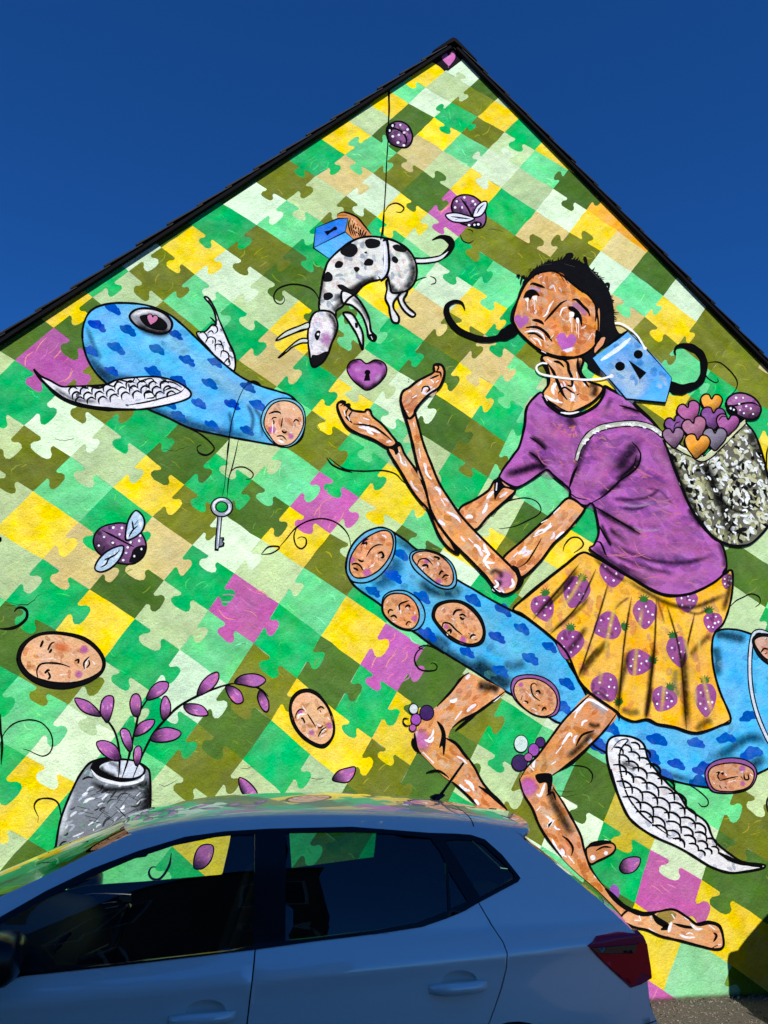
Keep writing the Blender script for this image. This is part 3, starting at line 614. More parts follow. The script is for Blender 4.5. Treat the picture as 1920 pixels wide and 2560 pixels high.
for s in ('D 385,182 530,122 595,120', 'D 385,182 372,312 485,390', 'D 375,310 578,208 630,255', 'D 595,120 578,208'): f.line(s, 4.2, smooth=False)
f.fill('D 440,205 462,232 480,215 505,200 515,190 500,180 480,196', BLACK, smooth=False); f.ell(640 + 512 / S1, 500 + 186 / S1, 5.5, 5, 0, BLACK)
f.build()
f = Fig('painted_dog', .0034, 'white dog with black spots hanging head down from a thin string')
dogb = 'D 432,510 448,450 475,390 560,310 650,255 740,238 830,248 900,268 970,310 1020,370 1042,450 1032,525 990,580 930,602 880,600 868,560 850,500 800,518 740,532 690,560 650,605 600,640 560,690 520,720 510,760 430,745 408,695 418,600'
legs = ['D 850,520 930,530 940,595 895,660 892,705 925,760 920,797 885,790 868,740 860,690 838,640 848,580', 'D 985,545 978,605 957,650 988,700 1032,740 1010,758 960,720 925,660 925,600', 'D 560,590 640,622 695,690 732,770 745,850 777,885 765,914 730,892 715,820 680,740 620,685 560,665', 'D 565,735 620,738 662,800 692,870 692,968 678,940 650,870 600,790']
for s in legs[1:2] + legs[3:]: f.fill(s, (226, 226, 222)); f.soft(pts(s)[:5], 12, BLACK, .7); f.line(s, 6, closed=True)
tail = pts('D 1025,395 1100,395 1190,378 1245,335 1268,290 1245,255 1195,240 1140,262'); f.line(tail, 17, taper=(1, .15)); f.line(tail[:4], 8, (232, 232, 228), taper=(1, .1))
for s in legs[:1]: f.fill(s, (226, 226, 222)); f.soft(pts(s)[:5], 12, BLACK, .7); f.line(s, 6, closed=True)
q = f.fill(dogb, (228, 228, 218))
f.dabs(q, 120, [(246, 240, 238), (214, 226, 206), (236, 214, 208), (196, 208, 214), (244, 230, 214), (172, 178, 190)], 18, 9, 1.2, .8, seed=3, alpha=.75)
f.soft('D 1010,400 1022,470 1000,540 950,590', 34, (20, 22, 26), .85); f.soft('D 700,545 640,600 560,640 540,600', 40, (16, 16, 18), .85); f.soft('D 850,480 860,540 900,570', 20, BLACK, .7); f.soft('D 780,500 740,520 690,540 650,580', 26, BLACK, .8)
f.soft('D 440,500 430,580 415,660', 18, BLACK, .5); f.soft('D 900,300 980,340 1020,420', 22, BLACK, .7); f.soft('D 860,560 920,600 960,580', 24, BLACK, .8); f.soft('D 600,600 640,580 720,545 790,520', 30, (20,20,24), .8); f.soft('D 500,730 530,690 570,660', 24, BLACK, .8)
f.fill(legs[2], (232, 230, 226)); f.line(legs[2], 6, closed=True); f.soft('D 620,630 690,700 735,800', 16, BLACK, .7)
sp = ['D 545,335 590,285 640,290 660,330 625,370 575,365', 'D 705,270 740,250 800,265 800,300 760,315 720,310', 'D 885,300 920,290 975,320 960,340 905,330', 'D 440,490 465,465 495,490 490,525 440,530', 'D 512,415 535,395 565,410 550,440 515,440', 'D 632,440 660,435 672,450 650,470', 'D 700,405 725,380 760,395 750,425 705,425', 'D 880,375 900,365 922,390 910,412 885,400', 'D 440,610 480,600 500,625 470,650 440,645', 'D 525,555 560,550 620,580 690,560 640,610 560,590', 'D 700,340 720,335 715,350']
for s in sp: f.fill(s, (24, 24, 26))
f.line(dogb, 6, closed=True)
hd = 'D 350,785 380,732 440,718 500,738 528,800 520,862 490,930 465,1000 425,1058 365,1080 345,985 335,880'
q = f.fill(hd, (234, 228, 228)); f.dabs(q, 40, [(246, 242, 240), (220, 226, 214), (238, 212, 220), (206, 208, 220)], 16, 8, 1.2, .6, alpha=.8, seed=31)
f.blob(640 + 455 / S1, 500 + 905 / S1, 20, 26, 0, (186, 110, 176), .7, .3); f.soft('D 445,725 490,760 515,820 505,900 470,990', 20, BLACK, .85); f.fill('D 360,1010 400,1005 445,985 470,990 425,1055 367,1078', (22, 22, 24))
f.fill('D 380,870 400,848 415,860 410,895 395,912 382,895', BLACK); f.line('D 385,862 405,850 420,862', 3.5); f.ell(640 + 402 / S1, 500 + 872 / S1, 3, 3, 0, (240, 240, 240)); f.line(hd, 5.6, closed=True)
for s in ('D 342,832 290,845 210,880 128,912 190,855 280,818 340,795', 'D 335,925 290,930 235,955 200,985 143,1026 215,955 280,905 330,900'): f.fill(s, (206, 214, 200)); f.line(s, 4, closed=True)
f.line('D 330,840 260,860 190,888', 4); f.fill('D 640,800 655,800 660,825 645,830', BLACK); f.fill('D 730,875 770,870 775,890 760,912', BLACK); f.line('D 745,885 755,905', 4, (235, 235, 235)); f.line('D 690,940 690,972', 3)
st = pts('D 838,255 845,330 848,420 835,490 800,515'); f.line(st, 17, taper=(.8, .8)); f.line(pts('D 830,270 838,340 840,420 828,480 803,505'), 10, (214, 218, 232), taper=(.8, .8)); f.line(pts('D 828,275 834,340 834,420 822,480'), 3, (250, 250, 252))
f.line('B 865,415 862,520 858,640 855,760 846,900 840,1050 832,1180 822,1300 808,1400', 3.0, taper=(1, 1)); f.line('B 855,425 862,520 860,640', 4.5); f.line('D 830,70 825,140 822,240', 5)
for s, w_ in (('D 420,685 392,612 340,567 240,547 150,572 115,622 130,665 165,675 185,650 175,620', 4), ('D 1010,552 1050,518 1105,500', 3), ('D 1128,495 1160,510 1162,538 1132,548', 3), ('D 835,78 860,38 910,22 957,50 940,80 905,78', 3.4), ('D 1322,225 1340,265 1380,280 1410,262', 3), ('D 1370,190 1400,200 1405,215', 2)): f.line(s, w_)
f.build()
f = Fig('painted_heart_lock', .0030, 'purple heart-shaped padlock painted below the dog')
hp = pts('D 716,1062 672,1034 612,1050 590,1100 620,1160 670,1205 722,1234 790,1195 838,1140 846,1090 820,1050 770,1038')
q = f.fill(hp, (176, 98, 172)); f.soft('D 840,1080 835,1140 780,1195 722,1228 660,1195 610,1140', 26, BLACK, .85); f.soft('D 600,1100 612,1060 670,1042', 14, BLACK, .7); f.soft('D 720,1060 770,1045 830,1070', 16, BLACK, .8); f.blob(640 + 660 / S1, 500 + 1100 / S1, 16, 12, 0, (222, 150, 214), .7)
f.blob(640 + 790 / S1, 500 + 1150 / S1, 9, 16, .5, (214, 170, 222), .6); f.line(hp, 4, closed=True); f.ell(640 + 722 / S1, 500 + 1118 / S1, 7.5, 6.5, 0, BLACK); f.fill('D 712,1120 733,1120 740,1172 698,1174', BLACK, smooth=False); f.build()

# ---- beetles
def beetle(name, label, outline, splitline, head, dots, extra=None):
    f = Fig(name, .0031, label)
    q = f.fill(outline, (136, 88, 138)); f.dabs(q, 26, [(162, 110, 160), (112, 74, 120), (178, 128, 172), (92, 64, 102)], 15, 8, .8, .7, alpha=.7, seed=len(label))
    grad(f, q, BLACK, 2.4, .7); f.line(splitline, 5)
    if head: f.fill(head, (20, 20, 24))
    f.line(outline, 4.6, closed=True); f.dots(dots, 3.0)
    if extra: extra(f)
    f.build()
beetle('painted_beetle', 'purple spotted beetle on the string near the gable top', 'B 845,700 862,655 920,632 980,655 1012,715 1005,770 970,802 910,795 862,765', 'B 860,690 900,680 950,705 975,750 965,800', 'B 845,705 848,670 880,645 905,650 890,680 868,712', 'B 885,660 935,655 866,692 925,720 982,685 960,705 886,730 920,770 958,788')
def wings2(f):
    for s, ln_ in (('B 1230,1235 1290,1225 1360,1240 1415,1262 1370,1285 1290,1285 1245,1265', ('B 1260,1248 1330,1258 1390,1265', 'B 1290,1270 1320,1262')), ('B 1405,1250 1425,1190 1465,1155 1495,1155 1490,1200 1455,1245', ('B 1430,1230 1455,1190 1480,1170', 'B 1440,1195 1440,1220'))):
        f.fill(s, (222, 224, 236)); f.line(s, 4, closed=True)
        for l_ in ln_: f.line(l_, 3)
beetle('painted_bee', 'purple spotted winged beetle above the girl', 'B 1268,1200 1280,1140 1330,1110 1400,1115 1460,1160 1488,1230 1485,1290 1450,1325 1380,1310 1310,1280', 'B 1325,1130 1370,1190 1400,1250 1415,1270', 'B 1395,1300 1420,1280 1455,1285 1465,1305 1440,1325 1405,1322', 'B 1300,1150 1350,1125 1290,1190 1335,1190 1405,1150 1420,1170 1380,1305 1415,1303 1440,1300', wings2)
def wings3(f):
    for s, c_ in (('M 1310,790 1305,700 1330,590 1375,510 1420,485 1480,540 1500,620 1470,700 1400,760', 0), ('M 985,1090 1010,1010 1080,930 1180,870 1275,850 1275,920 1230,1000 1150,1080 1050,1120', 1)):
        q = f.fill(s, (178, 204, 226)); f.dabs(q, 10, [(232, 238, 246), (206, 224, 238)], 14, 5, 2.2, .4, seed=3 + c_); f.line(s, 5, closed=True)
    for s in ('M 1335,760 1375,690 1430,640', 'M 1370,590 1380,650 1385,690', 'M 1395,635 1435,580', 'M 1040,1075 1100,1040 1130,980 1200,940 1240,890', 'M 1080,1000 1120,980 1150,975'): f.line(s, 4)
beetle('painted_winged_beetle', 'purple spotted beetle with pale wings near the left edge', 'M 970,830 985,730 1050,660 1150,625 1290,615 1430,680 1500,780 1515,880 1470,980 1370,1035 1240,1030 1120,985 1020,920', 'M 1060,690 1180,750 1310,820 1390,860', 'M 1380,890 1440,850 1510,850 1500,940 1420,1010 1340,1020 1360,950', 'M 1175,660 1265,665 1240,730 1080,757 1025,847 1170,818 1355,812 1443,797 1325,865 1308,922 1278,998 1467,883 1393,957 1453,745', wings3)

# ---- loose faces, curls, petals
f = Fig('painted_face', .0030, 'egg-shaped face lying on its side at the left edge')
face(f, 'L 135,500 150,420 210,355 300,325 420,330 540,365 625,430 665,500 655,560 600,600 500,635 380,640 270,620 190,580', rim='L 112,500 130,410 200,345 300,312 430,318 555,350 640,420 680,495 670,560 610,620 500,665 380,680 260,655 160,590', rimcol=(18, 18, 20), ow=4, seed=14, dabs=20,
     marks=[('L 262,410 275,380 280,365', 7), ('L 310,430 330,390 355,375', 6), ('L 335,420 325,440 315,440', 6), ('L 245,605 240,560 265,520 330,512 400,520 455,540', 5), ('L 290,580 310,560 325,560', 6), ('L 312,570 325,600 310,620', 6), ('L 485,500 510,490 505,518', 5), ('L 548,550 545,510 580,470', 4.5), ('L 575,490 580,520 560,545', 4)],
     white=[('L 340,390 355,400', 5), ('L 325,420 335,430', 4), ('L 555,530 565,495 580,485', 4), ('L 320,575 330,600', 4), ('L 270,490 350,480', 3), ('L 600,500 615,520', 6), ('L 390,590 430,585', 6)],
     pink=[(545 / S1, 1460 + 425 / S1, 13), (510 / S1, 1460 + 585 / S1, 12)])
f.blob(395 / S1, 1460 + 410 / S1, 30, 16, .2, (226, 110, 40), .75); f.build()
f = Fig('painted_face', .0030, 'upright egg-shaped face above the car roof')
face(f, 'O 458,600 480,480 560,390 680,365 800,420 900,530 960,650 1000,800 990,920 930,1010 840,1045 720,1000 600,910 510,780', rim='O 430,580 460,440 560,345 680,325 800,375 910,510 980,640 1018,800 1005,940 930,1055 850,1090 740,1055 600,960 490,820 445,700', rimcol=(18, 18, 20), ow=3, seed=15, dabs=24,
     marks=[('O 505,710 530,630 580,585 630,610', 3.5), ('O 580,710 600,700 620,730 635,770', 4.5), ('O 790,590 840,555 885,580', 5), ('O 825,600 840,625', 4), ('O 665,645 720,730 770,810', 3.6), ('O 800,825 840,825 875,790', 3.6), ('O 803,945 850,860 910,820', 3.8), ('O 850,910 915,870', 3.2)],
     white=[('O 540,720 560,660 640,650', 4), ('O 590,740 600,780', 3), ('O 815,610 830,640', 3), ('O 850,600 860,640', 3), ('O 840,890 880,850 910,850', 4), ('O 790,780 840,800', 7), ('O 600,545 650,620', 6), ('O 930,690 950,720', 7), ('O 650,900 680,950', 4), ('O 850,940 910,910', 4)],
     pink=[(640 + 720 / 5.184, 1660 + 890 / 5.184, 9), (640 + 950 / 5.184, 1660 + 800 / 5.184, 10), (640 + 570 / 5.184, 1660 + 620 / 5.184, 9)]); f.build()
ti_ = 0
for s, w_ in (('L -10,290 60,290 120,270 170,225 175,180 150,155 115,155 92,180', 8), ('L -5,1090 10,1010 40,950 100,900 190,880 270,900 325,960 342,1030 325,1090 280,1115 230,1100 190,1080 150,1068', 3.6), ('L 5,840 5,950 15,1030 8,1170', 6), ('L 400,1540 385,1440 355,1400 300,1388 245,1400 222,1440 240,1490 250,1505', 4.5), ('L 250,1505 245,1545', 3),
    ('F 655,742 700,695 760,690 770,705 720,735 660,742', 4), ('F 770,700 820,640 880,570 960,525 1050,510 1130,530 1190,575 1225,630 1237,700', 4), ('F 890,560 868,620 880,680 915,705 945,680 945,640 915,628 890,640', 4),
    ('Q 95,375 130,420 190,450 260,470', 5), ('Q 110,375 180,430 240,455 340,462 460,458 540,480 580,520 610,545 640,570', 4), ('Q 1170,760 1230,680 1290,650 1380,635 1450,655 1482,700 1470,740 1400,780 1310,820 1210,835', 3.2),
    ('R 670,890 640,880 680,865 740,880 800,920', 4), ('R 680,870 630,905 612,960 640,1015 690,1030 745,1025 758,1000 735,978 715,985', 4.2),
    ('J 330,1240 340,1200 380,1155 430,1152 460,1185 450,1215 400,1250', 4.2), ('J 1240,30 1290,15 1350,20 1420,80 1458,140 1450,190 1420,225', 3.6), ('J 1245,60 1260,110 1310,145 1335,140 1330,120', 3.4), ('K 1405,310 1450,265 1500,240 1550,220 1600,240 1605,280 1575,305', 3.8),
    ('K 365,1330 440,1335 490,1350 520,1390 515,1430 500,1448', 3.6), ('K 1130,1450 1200,1490 1265,1550 1265,1590 1230,1597 1205,1572', 3.6), ('J 1659,560 1648,620 1650,700', 4), ('H 1659,600 1650,640 1655,700', 5), ('M -8,760 4,775 0,810', 7), ('X 1010,640 980,645 965,680 985,715 1030,720 1070,680 1100,620 1110,550', 6)):
    ti_ += 1; f = Fig('painted_tendril', .0031 + .00002 * (ti_ % 7)); f.line(s, w_); f.build()
# hair-line cracks in the render under the paint
for s in ('L 1030,1300 1070,1310 1110,1290 1150,1270', 'L 1560,1190 1600,1195 1640,1180', 'L 20,135 110,140 180,130 230,100', 'Y 540,60 600,70 650,62', 'G 1120,770 1180,775 1240,770', 'R 620,1570 640,1560 680,1555', 'M 90,1440 200,1455 310,1440 390,1370 430,1350', 'F 20,60 100,70 180,40', 'D 850,660 920,650 1000,668', 'D 700,480 760,500', 'A 360,1030 420,1040 480,1025', 'B 1500,1330 1560,1335 1600,1350', 'H 230,590 330,600 420,590'):
    f = Fig('plaster_crack', .0031); f.line(jit(spline(pts(s), False, 5), 3, .12), 1.1, (60, 66, 46), smooth=False); f.build()
def petal(f, s, seed=1, ang=2.0):
    q = f.fill(s, (176, 100, 168)); f.dabs(q, 5, [(206, 138, 190), (150, 110, 170), (210, 120, 150)], 13, 4, ang, .2, seed=seed); grad(f, q, (24, 22, 44), ang, .95); f.line(s, 3.4, closed=True)
for nm, s, a in (('petal falling above the car roof', 'Y 95,70 130,70 180,110 215,160 200,175 120,165', 2.6), ('pale petal lying above the car roof', 'Y 702,72 740,20 800,0 850,-5 840,50 800,92 740,90', 2.6), ('grey petal low on the wall behind the car', 'X 1255,640 1265,560 1300,505 1360,495 1385,520 1370,590 1330,640 1290,655', 2.2), ('dark petal beside the girl foot', 'H 695,1060 720,1010 780,990 830,1000 820,1050 780,1090 720,1095', 2.9)):
    f = Fig('painted_petal', .0031, nm); petal(f, s, 3, a); f.build()

# ---- pot with the leafy twigs
f = Fig('painted_plant_pot', .0031, 'dented grey pot of twigs with purple leaves painted by the left edge')
pot = 'L 352,1765 362,1700 385,1560 420,1450 480,1310 530,1220 590,1155 680,1130 780,1135 880,1150 950,1190 972,1240 975,1420 965,1540 930,1700 905,1765'
q = f.fill(pot, (128, 134, 142)); f.dabs(q, 150, [(214, 220, 228), (60, 62, 66), (30, 30, 32), (170, 178, 190), (236, 240, 246), (110, 150, 130)], 24, 5, -.55, .35, seed=21)
f.soft('L 960,1250 965,1420 900,1560 850,1680', 70, BLACK, .95); f.soft('L 580,1280 700,1330 860,1320 960,1280', 22, BLACK, .85); f.soft('L 470,1340 420,1470 395,1640', 30, (226, 232, 240), .9)
for i in range(16):
    x = 560 + i * 25; f.line([((x) / S1, 1460 + (1350 + (i % 5) * 22) / S1), ((x + 60) / S1, 1460 + (1330 + (i % 4) * 25) / S1)], 3)
    f.line([((x - 60) / S1, 1460 + (1440 + (i % 5) * 30) / S1), ((x + 20) / S1, 1460 + (1460 + (i % 4) * 30) / S1)], 4, (40, 42, 46))
f.line(pot, 6, closed=True)
f.fill('L 585,1190 620,1150 700,1132 800,1138 900,1160 945,1195 930,1240 860,1275 760,1285 680,1270 610,1235', BLACK); f.fill('L 590,1200 640,1245 720,1272 800,1285 900,1270 930,1245 925,1275 830,1305 720,1295 630,1262', (230, 232, 236))
q = f.fill('L 645,1190 680,1160 760,1145 860,1150 925,1190 920,1230 860,1255 760,1250 690,1225', (208, 214, 224)); f.soft('L 650,1180 680,1220 760,1250', 18, BLACK, .9); f.soft('L 700,1155 760,1180 780,1240', 16, (120, 124, 132), .8)
for s, w_ in (('L 765,1265 775,1180 770,1060 745,960 700,890 650,840', 6), ('L 790,1260 830,1140 855,1030 880,930 900,840 940,770 980,720', 6), ('L 860,1260 905,1150 950,1050 1000,960 1070,880 1150,800 1250,740 1360,690 1480,650 1570,640', 6), ('L 1560,645 1640,660 1700,690 1740,730', 5)): f.line(s, w_)
for i, (s, a) in enumerate((('L 485,742 560,755 620,800 655,855 580,845 520,810', .8), ('L 650,830 660,760 695,725 735,735 732,810 700,895 670,870', 1.6), ('L 842,770 860,720 895,715 915,760 905,850 870,855 850,820', 1.6), ('L 950,750 975,680 1030,635 1090,640 1080,690 1020,735', 2.6), ('L 1040,800 1055,740 1080,730 1105,780 1100,840 1065,880 1045,860', 1.6),
    ('L 1280,725 1300,650 1350,595 1410,572 1415,620 1370,680', 2.4), ('L 1190,790 1230,775 1310,790 1348,845 1290,855 1220,835', 3.6), ('L 1520,640 1560,595 1640,582 1700,600 1720,630 1660,668 1580,655', 2.9), ('L 1462,665 1510,665 1560,700 1575,760 1530,775 1485,730', 3.9), ('L 870,985 890,920 940,885 1000,880 990,920 940,965', 2.6), ('L 780,960 800,935 840,960 860,1050 840,1085 800,1030', 1.0), ('L 975,1010 1010,950 1090,930 1172,960 1140,1005 1050,1025', 3.0), ('L 625,1030 680,1015 750,1050 785,1130 740,1145 660,1095', .8), ('L 865,1120 875,1065 905,1050 920,1090 905,1160 880,1175', 1.6), ('O 20,440 50,340 110,390 160,480 165,580 130,620 70,570', 4.2))): petal(f, s, 30 + i, a)
f.build()
# ------------------------------------------------------------------ the blue cloud tube the girl rides on
f = Fig('painted_cloud_tube', None, 'long sky blue tube with dark clouds and egg faces below the girl')
tube_l = 'R 168,370 180,280 220,200 290,135 380,102 450,118 560,190 620,240 740,300 860,420 1000,505 1100,565 1250,645 1380,715 1490,800 1560,900 1620,1000 1680,1100 1720,1180 1740,1230 1660,1290 1560,1370 1400,1272 1250,1190 1150,1130 1000,1032 850,940 700,845 600,772 430,680 400,610 260,510 200,450'
q1 = f.fill(tube_l, (78, 182, 228))
f.soft('R 540,300 700,520 900,600 1100,760 1350,950 1550,1150', 120, (104, 206, 240), .8)
f.soft('R 230,470 330,590 520,740 720,850 900,960 1100,1080 1230,1170', 44, (14, 50, 80), .75)
f.soft('R 480,170 620,250 700,310', 40, (14, 50, 80), .6); f.soft('R 500,290 480,360 430,430 330,480', 60, (20, 70, 110), .7); f.soft('R 640,440 720,510 860,530 890,470', 40, (14, 40, 60), .75)
f.soft('R 980,960 1080,1020 1180,1090 1230,1140', 60, (12, 20, 26), .8); f.soft('R 700,840 760,820 850,870', 30, (16, 50, 70), .6); f.soft('R 1180,990 1260,1000 1330,970', 40, (20, 60, 90), .5)
f.dabs(q1, 60, [(130, 216, 240), (40, 120, 170), (90, 190, 190)], 24, 14, .6, .7, alpha=.22, seed=61)
for x, y in ((525,275),(478,415),(345,515),(665,550),(995,570),(1190,632),(700,790),(955,910),(1310,755),(1150,810),(1490,875),(1365,950),(1170,1030),(1600,1110),(1572,1265)): cloud(f, 800 + x / S1, 1280 + y / S1, 48, 28, .5)
f.line(tube_l, 5.5, closed=True)
tube_r = 'K 640,1010 820,900 1000,800 1200,560 1330,460 1450,452 1560,485 1680,530 1760,700 1760,1100 1700,1310 1580,1390 1400,1480 1240,1470 1100,1445 1000,1415 880,1365 700,1290 600,1245 520,1190 560,1120'
q2 = f.fill(tube_r, (80, 186, 234))
f.soft('K 1400,700 1450,900 1400,1050 1200,1150 1000,1120 800,1130', 90, (110, 206, 244), .7); f.soft('K 1310,480 1400,490 1520,520', 40, (14, 50, 70), .8); f.soft('K 1310,560 1330,640 1330,760', 34, (16, 50, 70), .7)
f.soft('K 1659,1180 1560,1150 1480,1180 1380,1250 1280,1280', 40, (16, 60, 90), .7); f.soft('K 1640,1260 1560,1330 1480,1330 1380,1300', 50, (14, 50, 80), .75); f.soft('K 560,1180 700,1260 880,1340 1050,1400 1200,1440', 26, (14, 60, 100), .6)
f.dabs(q2, 40, [(140, 220, 244), (40, 120, 170)], 26, 14, .4, .7, alpha=.22, seed=62)
for x, y, a in ((640,1092,.4),(560,1200,.5),(940,1162,.25),(1190,1185,.2),(1385,1155,-.1),(1530,1012,-.35),(900,1272,.5),(1065,1322,.3),(1550,1250,-.3),(1240,1350,-.1),(1215,1435,0),(985,1392,.3)): cloud(f, 1280 + x / S1, 1400 + y / S1, 54, 32, a)
f.line(tube_r, 5.5, closed=True)
cb = 'K 1659,480 1600,462 1560,490 1542,600 1540,750 1555,880 1590,1010 1640,1130 1680,1200'
f.line(cb, 13, taper=(1, 1), rough=.05); f.line(cb, 6.5, (206, 216, 226), taper=(1, 1), rough=.08); f.build()
# faces set into the tube
RM = (96, 170, 206)
def fig_face(label, **kw):
    f = Fig('painted_tube_face', None, label); face(f, **kw); f.build()
def rp(x, y): return 800 + x / S1, 1280 + y / S1
fig_face('large tilted face closing the upper end of the tube', outline='R 190,360 200,290 250,210 330,150 410,120 460,140 474,210 450,290 390,370 310,420 240,428 205,405', rim='R 170,370 182,280 225,195 300,130 390,103 470,128 490,200 470,300 400,400 310,455 220,455 185,420', rimcol=RM, ow=4, seed=41, dabs=40, base=(216, 150, 98),
    marks=[('R 265,215 290,185 315,175', 4), ('R 275,210 300,200 300,215', 5), ('R 268,225 272,262', 1.6), ('R 300,290 330,240 370,215 410,215', 4), ('R 375,270 400,262 410,290 390,300', 6), ('R 380,300 378,322', 1.6), ('R 245,308 265,320 285,318', 4.5), ('R 205,340 235,335 260,350 278,380', 5.5), ('R 215,362 240,375 245,385', 5)],
    white=[('R 285,205 295,230', 3), ('R 385,290 395,305', 4), ('R 400,150 430,165', 7), ('R 270,297 278,300', 5), ('R 320,360 350,345', 5), ('R 330,350 355,330', 4)], pink=[(*rp(305, 395), 13), (*rp(205, 310), 10), (*rp(290, 180), 8)])
fig_face('long tilted face beside the upper end of the tube', outline='R 598,300 620,265 690,255 770,280 830,330 860,390 860,450 830,480 770,470 700,420 630,350', rim='R 580,300 600,258 680,245 780,275 850,330 880,400 880,470 840,500 770,490 690,440 610,370', rimcol=RM, ow=4, seed=42, dabs=36, base=(212, 150, 104),
    marks=[('R 630,345 645,310 690,305 730,345', 4), ('R 660,350 690,345 700,365', 6), ('R 668,365 672,385', 2), ('R 735,290 770,300 760,312', 6), ('R 770,410 785,385 800,390', 5), ('R 790,430 810,410 835,415', 5), ('R 805,440 825,430', 4)], white=[('R 700,285 735,310', 5), ('R 665,365 680,360', 3), ('R 640,280 660,275', 5), ('R 815,410 840,420', 4), ('R 720,440 740,450', 4)], pink=[(*rp(765, 452), 10), (*rp(690, 320), 8)])
fig_face('small tilted face on the near side of the tube', outline='R 405,620 420,560 470,530 550,535 610,580 640,650 635,710 600,755 540,755 470,720 420,670', rim='R 400,610 415,545 475,512 560,515 640,570 678,650 668,720 620,765 540,762 460,720 410,660', rimcol=RM, ow=4, seed=43, dabs=30, base=(214, 146, 92),
    marks=[('R 440,660 450,635 475,640', 5), ('R 455,680 480,672 498,690', 6), ('R 515,640 515,600 560,580 578,575', 4.5), ('R 550,620 570,605 585,620', 6), ('R 545,700 552,705', 4.5), ('R 555,735 570,712 592,718', 4.5)], white=[('R 500,610 525,660', 4), ('R 560,620 575,632', 4), ('R 470,690 475,700', 4), ('R 430,590 440,575', 5), ('R 580,735 590,745', 4)], pink=[(*rp(610, 690), 10)])
fig_face('large round face in the middle of the tube', outline='R 742,680 760,620 820,590 900,590 970,630 1030,700 1055,770 1040,830 990,855 920,845 840,800 780,740', rim='R 725,680 745,605 815,575 905,575 985,615 1045,690 1070,775 1055,845 995,872 915,862 830,815 765,745', rimcol=(20, 20, 22), ow=3, seed=44, dabs=40, base=(222, 160, 108),
    marks=[('R 860,670 880,640 920,635', 5.5), ('R 900,670 925,665 945,680', 5), ('R 905,680 920,695 935,690', 6), ('R 925,700 930,730', 2), ('R 790,750 800,720 840,725 880,765 920,795', 4.5), ('R 820,775 845,765 845,790', 6), ('R 960,785 970,795', 6), ('R 970,820 985,798 1010,800', 5), ('R 1000,830 1020,822', 4)], white=[('R 780,640 800,620', 6), ('R 910,690 915,700', 4), ('R 820,790 828,800', 5), ('R 990,810 1005,805', 4), ('R 850,690 870,700', 4)], pink=[(*rp(925, 830), 11), (*rp(815, 745), 8)])
fig_face('tilted face with a mauve rim at the lower bend of the tube', outline='R 1255,1140 1290,1090 1380,1080 1460,1110 1520,1170 1535,1240 1510,1300 1450,1325 1380,1310 1310,1260 1265,1200', rim='R 1235,1130 1265,1070 1370,1055 1470,1085 1535,1150 1553,1240 1530,1310 1460,1330 1380,1312 1300,1255 1250,1195', ow=3.4, seed=45, dabs=34, base=(216, 152, 100),
    marks=[('R 1425,1225 1380,1190 1365,1130 1385,1110 1405,1125', 4), ('R 1395,1165 1415,1160 1425,1180', 5), ('R 1300,1220 1310,1190', 4.5), ('R 1320,1225 1340,1230 1345,1245', 5), ('R 1410,1255 1425,1252', 4.5), ('R 1435,1290 1450,1268 1465,1280', 5)], white=[('R 1330,1160 1390,1220', 4), ('R 1400,1180 1408,1190', 4), ('R 1370,1270 1400,1285', 5)], pink=[(*rp(1300, 1120), 8)])
def kp(x, y): return 1280 + x / S1, 1400 + y / S1
fig_face('sideways face with a mauve rim at the right end of the tube', outline='K 1268,1400 1285,1350 1340,1325 1430,1315 1510,1330 1560,1365 1562,1420 1530,1470 1460,1495 1370,1500 1300,1480', rim='K 1248,1400 1265,1340 1320,1300 1420,1282 1520,1300 1575,1350 1580,1410 1540,1475 1460,1505 1360,1510 1285,1490', ow=3.6, seed=46, dabs=34, base=(206, 146, 100),
    marks=[('K 1320,1380 1340,1375 1330,1400 1345,1430', 4), ('K 1350,1385 1365,1380 1360,1395', 5), ('K 1345,1430 1400,1415 1462,1402', 3.6), ('K 1480,1402 1492,1420', 4), ('K 1500,1385 1505,1420 1530,1420 1525,1385', 4.5), ('K 1340,1460 1355,1485', 4.5), ('K 1375,1470 1390,1480', 5)], white=[('K 1350,1375 1362,1370', 4), ('K 1540,1385 1555,1400', 6), ('K 1400,1440 1450,1425', 4), ('K 1300,1440 1310,1450', 5)], pink=[(*kp(1490, 1350), 10), (*kp(1490, 1450), 8)])
fig_face('half-seen face at the right edge beside the white cable', outline='K 1568,540 1585,505 1640,495 1720,520 1760,600 1740,680 1680,660 1620,620', rim='K 1555,535 1575,490 1640,478 1740,510 1790,600 1760,720 1680,690 1600,630', rimcol=(20, 20, 22), ow=3, seed=47, dabs=14, base=(206, 164, 138), marks=[('K 1610,600 1630,575 1660,580', 4.5), ('K 1635,610 1650,600', 6), ('K 1640,520 1650,505', 4)])

# ------------------------------------------------------------------ striped wing at the lower right
f = Fig('painted_feather_wing', None, 'white scaly feathered wing pointing down right below the tube')
wing = 'H 620,240 680,206 780,216 850,262 880,360 940,440 1010,520 1080,590 1140,680 1250,760 1290,850 1325,905 1420,980 1500,1025 1625,1040 1620,1062 1500,1085 1400,1090 1280,1050 1150,970 1060,920 950,872 860,822 760,740 690,600 640,460 612,340'
q = f.fill(wing, (232, 232, 234)); f.dabs(q, 60, [(206, 210, 222), (250, 248, 246), (236, 222, 212), (188, 194, 206)], 18, 9, .8, .4, alpha=.8, seed=71)
f.line('H 640,300 690,240 750,232 700,300 695,400 720,520 760,620 840,720 940,800 1060,880', 5)
f.soft('H 700,380 760,400 800,430', 26, BLACK, .7)
AXW = [(270, 745), (360, 775), (450, 800), (600, 890), (750, 1010), (850, 1120), (930, 1240), (1000, 1350)]
